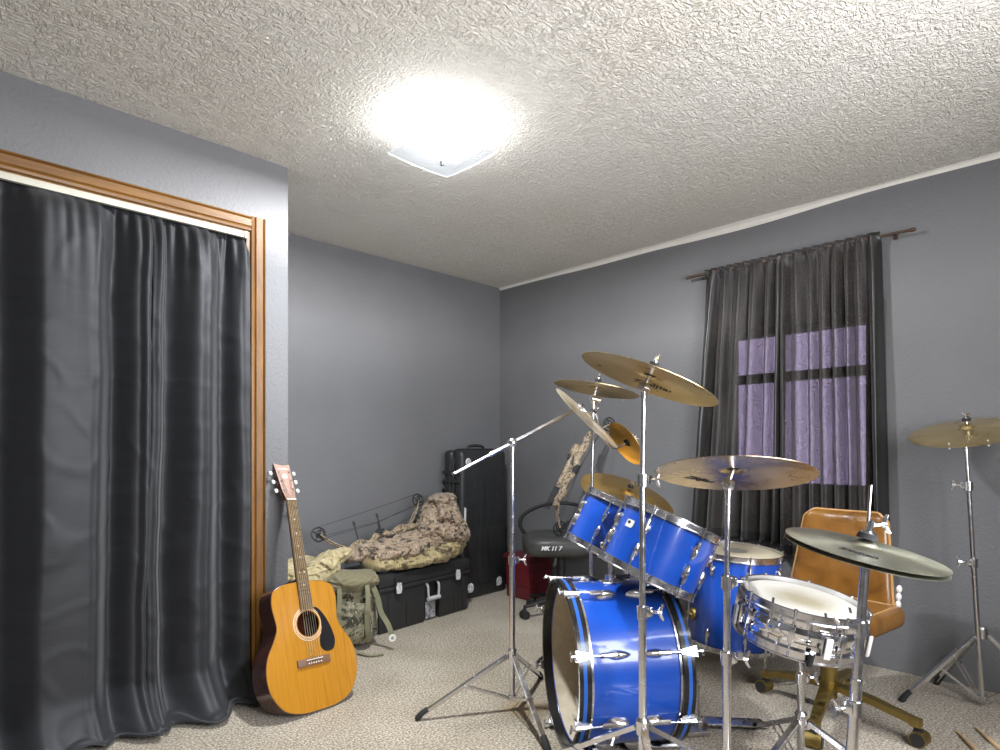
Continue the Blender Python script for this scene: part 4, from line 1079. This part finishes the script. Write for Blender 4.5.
MB().prism([(-.010, -.06), (.008, -.06), (.012, .05), (-.006, .06)], 0, .002, m=yface(.03, -.003, .60)).build('shipping_tag', MAT['white_plastic'], t)

# ------------------------------------------------------------------ cloth heaps
def sleeve(mb, path, rad, flat, seed, amp=.18, seg=60, sub=18, freq=9., mi=0, fold=22.):
    """wrinkled tube of cloth: soft lumps, creases across the sleeve and sharp small folds"""
    P = cat_spline(path, sub); n = len(P); vs = []; fs = []; prev = None; s = 0
    for i, p in enumerate(P):
        tt = (P[min(i+1, n-1)]-P[max(i-1, 0)]).normalized()
        u = V((0, 0, 1)) if prev is None and abs(tt.z) < .8 else (prev if prev is not None else V((0, 1, 0)))
        u = (u-tt*u.dot(tt)).normalized(); prev = u; w = tt.cross(u)
        if i: s += (p-P[i-1]).length
        q = i/(n-1)*(len(rad)-1); a = int(min(q, len(rad)-2)); r = rad[a]+(rad[a+1]-rad[a])*(q-a); fl = flat[a]+(flat[a+1]-flat[a])*(q-a)
        edge = sqrt(max(0, 1-max(0, 1-min(i, n-1-i)/4.)**2))
        for k in range(seg):
            an = 2*pi*k/seg; d = u*(cos(an)*fl)+w*sin(an); x = p+d*r
            lump = nz(x.x*freq, x.y*freq, x.z*freq+seed)
            wv = V((x.x*1., x.y*1., x.z*1.))*fold; wx_ = nz(wv.x*.35+seed, wv.y*.35, wv.z*.35)*1.6
            crease = 1-abs(nz(s*fold*1.1+wx_*1.5+seed, cos(an)*1.5+wx_, sin(an)*1.5))*2.2
            small = 1-abs(nz(wv.x*1.3+wx_, wv.y*1.3, wv.z*1.3+seed))*2.4
            wr = 1+amp*(1.0*lump+.46*crease+.15*small)
            vs.append(p+d*(r*wr*(.10+.90*edge)))
    for i in range(n-1):
        for k in range(seg):
            l = (k+1) % seg; fs.append([i*seg+k, i*seg+l, (i+1)*seg+l, (i+1)*seg+k])
    fs.append(list(range(seg))[::-1]); fs.append([(n-1)*seg+k for k in range(seg)])
    mb.add(vs, fs, mi)
TZ = .345
tan_ = MB()
sleeve(tan_, [(-1.47, -.40, TZ+.05), (-1.30, -.37, TZ+.045), (-1.05, -.34, TZ+.055), (-.86, -.31, TZ+.06), (-.73, -.29, TZ+.055)], [.075, .105, .11, .11, .085], [.55, .45, .5, .6, .7], 3, .30)
sleeve(tan_, [(-.80, -.33, TZ+.06), (-.95, -.40, TZ+.055), (-1.15, -.44, TZ+.04), (-1.36, -.47, TZ+.028)], [.07, .08, .07, .055], [.8, .6, .5, .4], 8, .32)
sleeve(tan_, [(-.72, -.34, TZ+.09), (-.80, -.37, TZ+.085), (-.92, -.38, TZ+.075)], [.055, .065, .05], [.8, .7, .6], 12, .35)
o = tan_.build('camouflage_trousers', MAT['camo_tan'], None, None, 80); tag(o, 'khaki gold camouflage trousers along the lid edge of the black trunk', 'trousers')
jk = MB()
sleeve(jk, [(-1.56, -.30, TZ+.085), (-1.40, -.29, TZ+.105), (-1.20, -.27, TZ+.115), (-1.00, -.27, TZ+.13), (-.85, -.26, TZ+.14)], [.06, .10, .12, .13, .11], [.45, .42, .45, .5, .6], 21, .36)
sleeve(jk, [(-1.46, -.38, TZ+.080), (-1.33, -.39, TZ+.10), (-1.18, -.39, TZ+.105), (-1.05, -.37, TZ+.10)], [.05, .08, .085, .06], [.6, .5, .55, .6], 25, .38)
sleeve(jk, [(-.80, -.235, TZ+.10), (-.79, -.235, TZ+.20), (-.785, -.235, TZ+.29), (-.785, -.245, TZ+.365), (-.79, -.25, TZ+.405)], [.115, .140, .125, .095, .100], [.75, .8, .8, .8, .8], 33, .32, fold=30)
sleeve(jk, [(-.90, -.32, TZ+.30), (-.81, -.35, TZ+.26), (-.73, -.34, TZ+.20), (-.70, -.33, TZ+.13)], [.05, .070, .07, .055], [.8, .8, .8, .8], 37, .36)
sleeve(jk, [(-1.02, -.30, TZ+.17), (-.92, -.34, TZ+.185), (-.80, -.37, TZ+.17), (-.71, -.36, TZ+.15)], [.05, .075, .075, .055], [.8, .8, .8, .8], 41, .36)
sleeve(jk, [(-.96, -.22, TZ+.16), (-.89, -.24, TZ+.24), (-.84, -.26, TZ+.31)], [.07, .085, .06], [.8, .8, .8], 45, .36)
o = jk.build('camouflage_jacket', MAT['camo_brown'], None, None, 80); tag(o, 'brown camouflage jacket heaped on the black trunk before the tall case', 'jacket')
pc = MB()
sleeve(pc, [(-1.80, -.30, .02), (-1.79, -.30, .20), (-1.78, -.32, .36), (-1.77, -.34, .43)], [.20, .21, .19, .12], [.8, .8, .8, .8], 51, .22)
sleeve(pc, [(-1.92, -.42, .36), (-1.82, -.44, .42), (-1.70, -.40, .46), (-1.60, -.36, .48)], [.05, .075, .075, .05], [.6, .6, .6, .6], 55, .40)
sleeve(pc, [(-1.95, -.40, .22), (-1.90, -.46, .34), (-1.80, -.48, .40), (-1.70, -.46, .42)], [.06, .07, .06, .05], [.6, .6, .6, .6], 58, .40)
o = pc.build('camouflage_cloth', MAT['camo_pale'], None, None, 80); tag(o, 'pale sand camouflage cloth heaped between the guitar neck and the olive backpack', 'cloth')

# backpack leaning against the trunk's end
BM_ = rotz(radians(-30), (-1.655, -.535, 0)) @ Matrix.Scale(.9, 4)
t = thing('backpack', 'olive camouflage backpack slumped on the carpet behind the guitar', 'backpack', BM_)
wob = lambda sd, a, fq: (lambda p: p*(1+a*nz(p.x*fq+sd, p.y*fq, p.z*fq)+a*.8*(.4-abs(nz(p.x*fq*2.2+sd, p.y*fq*2.2, p.z*fq*1.2))*1.6)))
MB().ball((0, .02, .205), (.145, .115, .205), seg=64, rings=44, e=.62, fn=wob(3, .13, 9)).build('main_bag', MAT['camo_green'], t, None, 80)
MB().ball((.01, -.105, .155), (.100, .050, .125), seg=48, rings=32, e=.6, fn=wob(9, .17, 14)).build('front_pocket', MAT['camo_green'], t, None, 80)
MB().ball((-.125, -.05, .13), (.055, .065, .105), seg=24, rings=16, e=.7, fn=wob(14, .12, 14)).build('side_pocket', MAT['camo_green'], t, None, 80)
lidm = MB(); sleeve(lidm, [(-.165, -.03, .395), (-.08, -.065, .392), (.03, -.075, .395), (.15, -.04, .405)], [.045, .06, .06, .045], [.75, .8, .8, .7], 61, .38); lidm.ball((0, .03, .40), (.14, .11, .045), seg=30, rings=14, e=.7, fn=wob(17, .2, 14))
lidm.build('top_lid', MAT['olive'], t, None, 80)
for xs, dy in ((-.075, -.02), (.085, -.02)):
    q = MB().strip(cat_spline([(xs, -.125, .385), (xs+.004, -.150, .31), (xs-.004, -.168, .22), (xs, -.160, .12), (xs+.01, -.130, .05)], 5), .026, .0035, up=(0, -1, .1)).build('compression_strap', MAT['olive_web'], t)
    MB().box((xs, -.166, .235), (.036, .012, .030), .004).build('buckle', MAT['olive'], q)
q = MB().strip(cat_spline([(.125, -.10, .36), (.150, -.115, .29), (.165, -.13, .22), (.205, -.15, .15), (.225, -.165, .09)], 6), .030, .005, up=(0, -1, .2)).build('shoulder_strap', MAT['olive_web'], t)
MB().lathe([(.010, -.003), (.020, -.003), (.022, 0), (.020, .003), (.010, .003)], 20, 0, mat_at((.228, -.172, .075), (.1, -1, .15)), closed=True).build('strap_ring', MAT['white_plastic'], q)
MB().strip(cat_spline([(-.03, -.15, .10), (-.0, -.18, .04), (.05, -.21, .012), (.10, -.25, .008), (.17, -.24, .008)], 6), .022, .0035).build('loose_strap', MAT['olive_web'], t)
MB().strip(cat_spline([(-.12, -.10, .30), (-.10, -.14, .22), (-.13, -.15, .14), (-.10, -.14, .04)], 6), .024, .0035, up=(0, -1, 0)).build('loose_strap', MAT['olive_web'], t)

# ------------------------------------------------------------------ compound bows
def bow(name, label, m, L, brace, mat, thick=1.0, group='compound bows'):
    """local x along the bow, string along x at y=0, riser at y=-brace, z across"""
    t = thing(name, label, 'bow', m, group); h = L/2
    ris = [(-.62*h, -brace*1.0, 0), (-.40*h, -brace*.86, 0), (-.22*h, -brace*1.02, .004), (-.05*h, -brace*.80, .006), (.06*h, -brace*.78, .006), (.22*h, -brace*1.0, .004), (.42*h, -brace*.88, 0), (.62*h, -brace*1.0, 0)]
    r = MB().tube(cat_spline(ris, 6), .0135*thick, 8, flat=1.5, up=(0, 1, 0))
    for s in (-1, 1): r.box((s*.62*h, -brace*.98, 0), (.07, .030, .044), .006).tube([(s*.30*h, -brace*1.12, .0), (s*.42*h, -brace*1.10, 0), (s*.52*h, -brace*1.02, 0)], .008, 8)
    r.build('riser', mat, t)
    MB().tube([(-.06*h, -brace*.80, .004), (.0, -brace*.74, .004), (.10*h, -brace*.78, .004)], [.015, .0175, .015], 10, flat=1.4, up=(0, 1, 0)).build('grip', MAT['rubber'], t)
    for s in (-1, 1):
        for k in (-1, 1):
            MB().strip(cat_spline([(s*.60*h, -brace*.93, k*.014), (s*.78*h, -brace*.62, k*.014), (s*.93*h, -brace*.24, k*.014), (s*h, 0, k*.014)], 6), .012*thick, .006*thick, up=(0, 1, 0)).build('limb', mat, t)
        c = MB(); cc = V((s*h, .0, 0))
        pts = [cc+V((cos(a)*.044*(1+.12*cos(a+s)), sin(a)*.040, 0)) for a in [2*pi*i/28 for i in range(28)]]
        c.tube(pts, .0048, 8, closed=True)
        for i in range(4):
            a = i*pi/2+.5; c.tube([cc+V((cos(a)*.006, sin(a)*.006, 0)), cc+V((cos(a+.25)*.041, sin(a+.25)*.038, 0))], .0042, 6)
        pts = [cc+V((.008+cos(a)*.024, sin(a)*.022, .008)) for a in [2*pi*i/20 for i in range(20)]]; c.tube(pts, .004, 6, closed=True)
        c.cyl(cc-V((0, 0, .022)), cc+V((0, 0, .022)), .006, seg=10)
        c.build('cam', MAT['black'], t)
    MB().tube([(-h, .042, 0), (-h*.5, .038, 0), (h*.5, .038, 0), (h, .042, 0)], .0016, 6).build('bow_string', MAT['bowstring'], t)
    cb = MB(); cb.tube([(-h, -.030, .008), (0, -.052, .018), (h, -.020, .008)], .0016, 6).tube([(-h, -.016, -.008), (0, -.046, .020), (h, -.034, -.008)], .0016, 6); cb.build('cables', MAT['bowstring'], t)
    MB().tube([(.02*h, -brace*.80, .004), (.02*h, -.06, .018), (.02*h, -.045, .018)], .004, 8).build('cable_guard', MAT['black'], t)
    sg = MB().box((.16*h, -brace*1.12, .02), (.07, .03, .018), .004).tube([(.18*h, -brace*1.15, .02), (.18*h, -brace*1.45, .03)], .005, 8)
    ringp = [V((.18*h+cos(a)*.022, -brace*1.5, .035+sin(a)*.022)) for a in [2*pi*i/20 for i in range(20)]]; sg.tube(ringp, .003, 6, closed=True); sg.build('sight', MAT['black'], t)
    return t
# bow resting on the clothes along the wall, string up
A_ = V((-1.700, -.245, .575)); B_ = V((-.935, -.165, .725)); mid = (A_+B_)/2; xd = (B_-A_).normalized(); yd = V((0, .35, 1)); yd = (yd-xd*yd.dot(xd)).normalized(); zd = xd.cross(yd)
m = Matrix((xd, yd, zd)).transposed().to_4x4(); m.translation = mid
t = bow('compound_bow', 'black and camouflage compound bow lying along the wall on the clothes heap', m, (B_-A_).length, .15, MAT['camo_bow'])
for x in (-.135, .045):
    MB().cyl((x-.016, -.13, -.01), (x, -.015, -.012), .0045, seg=8).cyl((x, -.018, -.012), (x+.003, .006, -.013), .0085, .0065, seg=10).build('string_stop', MAT['black'], t)
# camouflage bow standing on the office chair
A_ = K(.375, 3.82, .565); B_ = K(.715, 3.98, 1.225); mid = (A_+B_)/2; xd = (B_-A_).normalized(); yd = KD(1, .25, -.15); yd = (yd-xd*yd.dot(xd)).normalized(); zd = xd.cross(yd)
m = Matrix((xd, yd, zd)).transposed().to_4x4(); m.translation = mid
t = bow('compound_bow', 'tree-bark camouflage compound bow standing upright on the black office chair', m, (B_-A_).length, .095, MAT['camo_bow'], 1.15)
q = MB().box((-.02, -.118, .034), (.26, .040, .035), .012).ball((.12, -.120, .036), (.05, .03, .03), e=.7)
qv = q.build('quiver', MAT['camo_bow'], t)
ar = MB()
for k in range(4): ar.cyl((-.30, -.135+.010*k, .050), (.10, -.135+.010*k, .050), .0028, seg=6)
ar.build('arrows', MAT['black'], qv)

# ------------------------------------------------------------------ black office chair in the corner
OC = K(.395, 3.93)
t = thing('office_chair', 'black swivel office chair in the far corner holding the camouflage bow', 'office chair', Matrix.Translation(OC) @ Matrix.Rotation(KA+radians(0), 4, 'Z'))
# local axes: x to the right of the kit plan, y away from the doorway
b = MB()
for k in range(5):
    a = radians(205+72*k); d = V((cos(a), sin(a), 0))
    b.tube([d*.03+UP*.105, d*.15+UP*.095, d*.265+UP*.075], [.024, .020, .015], 8, flat=.8)
b.cyl((0, 0, .07), (0, 0, .15), .034, seg=16); b.build('star_base', MAT['black'], t)
for k in range(5):
    a = radians(205+72*k); d = V((cos(a), sin(a), 0)); c = d*.265; sd = V((-d.y, d.x, 0))
    w = MB()
    for s in (-1, 1): w.cyl(c+sd*s*.007+UP*.026, c+sd*s*.026+UP*.026, .026, seg=18)
    w.cyl(c+UP*.03, c+UP*.075, .008, seg=8).box(c+UP*.05, (.03, .03, .02), .006); w.build('caster', MAT['rubber'], t)
MB().cyl((0, 0, .14), (0, 0, .40), .030, .026, 16).box((0, 0, .395), (.20, .20, .03), .008).build('gas_column', MAT['black'], t)
MB().ball((0, 0, .458), (.250, .245, .075), seg=48, rings=18, e=.55, fn=lambda p: V((p.x, p.y, p.z*(1-.25*exp(-(p.x*p.x+p.y*p.y)/.03)) + .006*nz(p.x*8, p.y*8)))).build('seat', MAT['dark_vinyl'], t, None, 60)
wq = mat_at((-.055, -.236, .455), (.05, -1, .35), (1, 0, 0)); wq = Matrix.Translation((-.085, -.2465, .462)) @ Matrix.Rotation(radians(82), 4, 'X')
txt('seat_lettering', 'MK 11 7', .035, wq @ Matrix.Rotation(0, 4, 'Z'), MAT['white_ink'], t, .3, .006, .001)
bk = MB().ball((.255, .03, .62), (.035, .19, .125), seg=32, rings=18, e=.6); bk.build('backrest', MAT['dark_vinyl'], t)
MB().strip(cat_spline([(.02, .0, .40), (.22, .02, .40), (.285, .03, .44), (.290, .03, .58)], 6), .05, .012, up=(0, 1, 0)).build('back_bracket', MAT['black'], t)
MB().tube(cat_spline([(.10, .235, .42), (-.10, .245, .42), (-.235, .245, .50), (-.245, .245, .60), (-.12, .245, .675), (.06, .245, .695), (.21, .235, .66)], 8), .014, 10, flat=.9).build('armrest', MAT['black'], t)

# maroon bin behind it
t = thing('storage_bin', 'dark maroon storage bin on the carpet behind the black office chair', 'bin', Matrix.Translation((-.150, -.455, 0)))
b = MB().box((0, 0, .14), (.26, .24, .28), .02, taper=.95)
for z in (.10, .2): b.box((0, 0, z), (.264, .244, .010), .004)
b.build('body', MAT['maroon'], t); MB().box((0, 0, .295), (.28, .26, .035), .012).build('lid', MAT['maroon'], t)

# ------------------------------------------------------------------ tan office chair used as drum seat
TC = K(1.315, 2.43); fd = KD(-.80, -.60); ang = atan2(fd.y, fd.x) - pi/2   # local +y = the way it faces
t = thing('office_chair', 'tan vinyl office chair on a brass four-star base beside the snare drum', 'office chair', Matrix.Translation(TC) @ Matrix.Rotation(ang, 4, 'Z'))
ri = (Matrix.Translation(TC) @ Matrix.Rotation(ang, 4, 'Z')).inverted()
MB().cyl((0, 0, .075), (0, 0, .20), .030, seg=18).cyl((0, 0, .19), (0, 0, .36), .020, seg=16).build('column', MAT['brass'], t)
for px, py in ((1.165, 2.655), (1.125, 2.175), (1.495, 2.185), (1.535, 2.665)):
    e = ri @ K(px, py); d = V((e.x, e.y, 0)).normalized(); sd = V((-d.y, d.x, 0))
    arm = MB().strip([d*.02+UP*.125, d*.16+UP*.112, V((e.x, e.y, .084))], [.050, .042, .032], .024); arm.box(V((e.x, e.y, .082)), (.035, .035, .03), .004)
    a = arm.build('base_arm', MAT['brass'], t)
    c = V((e.x, e.y, 0))+d*.012
    w = MB().cyl(c-sd*.026+UP*.028, c+sd*.026+UP*.028, .028, seg=22, mi=0).cyl(c-sd*.029+UP*.028, c-sd*.022+UP*.028, .024, seg=18, mi=1).cyl(c+sd*.022+UP*.028, c+sd*.029+UP*.028, .024, seg=18, mi=1).cyl(c+UP*.03-d*.012, c+UP*.075-d*.012, .008, seg=8, mi=1)
    w.box(c+UP*.050-d*.004, (.03, .03, .020), .006, 1); w.build('caster', [MAT['brass'], MAT['black']], a)
MB().box((0, 0, .355), (.30, .30, .03), .008).build('seat_plate', MAT['black'], t)
sq = lambda p: V((p.x, p.y, p.z*(1+.0*p.x)))
seat = MB().box((0, .02, .405), (.41, .44, .085), .036, seg=4); seat.build('seat', MAT['tan'], t)
pp = [(-.165, -.17), (.165, -.17), (.18, -.15), (.18, .19), (.16, .215), (-.16, .215), (-.18, .19), (-.18, -.15)]
MB().tube([(x, y, .446) for x, y in pp], .0045, 8, closed=True).build('seat_piping', MAT['tan_edge'], t)
BKM = Matrix.Translation((.045, -.185, .405)) @ Matrix.Rotation(radians(9), 4, 'X')
def bw(z): return .212 - .045*(z/.40)
b = MB(); vs = []; fs = []; nz_, nx_ = 26, 22
def back_pt(u, v, side):
    z = .0+.40*v; x = bw(z)*(2*u-1)
    ex = min(1, min(u, 1-u)/.10); ez = min(1, min(v, 1-v)/.10); e = sqrt(max(0, 1-(1-ex)**2))*sqrt(max(0, 1-(1-ez)**2))
    cr = .03*max(0, (1-ex))*max(0, (1-ez))
    x *= (1-.16*max(0, 1-ez)**2*0 - .0); 
    y = side*(.010+.024*e) - .030*(1-((2*u-1)**2)) + .004*nz(u*5, v*5, side)
    kx = 1-.10*max(0, 1-ez)**2.; return V((x*kx, y, z + (-.018*(1-ex)**2 if v > .5 else .018*(1-ex)**2)*(1-ez)))
b.grid(lambda u, v: back_pt(u, v, 1), nx_, nz_); b.grid(lambda u, v: back_pt(u, v, -1), nx_, nz_)
edge = [(i/nx_, 0) for i in range(nx_)]+[(1, j/nz_) for j in range(nz_)]+[(1-i/nx_, 1) for i in range(nx_)]+[(0, 1-j/nz_) for j in range(nz_)]
vs = [back_pt(u, v, 1) for u, v in edge]+[back_pt(u, v, -1) for u, v in edge]; n = len(edge)
b.add(vs, [[k, (k+1) % n, n+(k+1) % n, n+k] for k in range(n)])
bo = b.build('backrest', MAT['tan'], t, BKM, 60)
pp2 = MB().tube([back_pt(u, v, 1)+V((0, -.002, 0)) for u, v in edge], .0055, 8, closed=True).build('back_piping', MAT['tan_edge'], bo)
MB().strip(cat_spline([(0, -.10, .36), (0, -.24, .355), (0, -.285, .40), (0, -.30, .52)], 6), .06, .010, up=(0, 1, .2)).build('back_bracket', MAT['black'], t)
kn = MB()
for z in (.045, .075, .105): kn.ball((-.222, .0, z), (.010, .012, .016), m=BKM, seg=12, rings=8)
kn.build('adjuster_knob', MAT['white_plastic'], t)

# ------------------------------------------------------------------ camera, world, colour
cd = bpy.data.cameras.new('camera'); cam = bpy.data.objects.new('camera', cd); COL.objects.link(cam)
cd.sensor_width = 36; cd.lens = 608*36/1000; cd.shift_y = .075; cd.clip_start = .02
cam.location = (-3.40, -3.458, 1.06); cam.rotation_euler = (radians(90), 0, -radians(44.52))
bpy.context.scene.camera = cam
w = bpy.data.worlds.new('sky'); bpy.context.scene.world = w; w.use_nodes = True
bgn = w.node_tree.nodes['Background']; bgn.inputs[0].default_value = (.86, .78, 1., 1); bgn.inputs[1].default_value = 1.15
sc = bpy.context.scene
sc.view_settings.view_transform = 'Standard'; sc.view_settings.look = 'None'
sc.view_settings.exposure = 0.95; sc.view_settings.gamma = 1.0; sc.view_settings.use_curve_mapping = False
sc.cycles.use_denoising = True
sc.cycles.max_bounces = 10; sc.cycles.diffuse_bounces = 5; sc.cycles.transparent_max_bounces = 12
sc.cycles.sample_clamp_indirect = 6.0; sc.cycles.caustics_reflective = False; sc.cycles.caustics_refractive = False
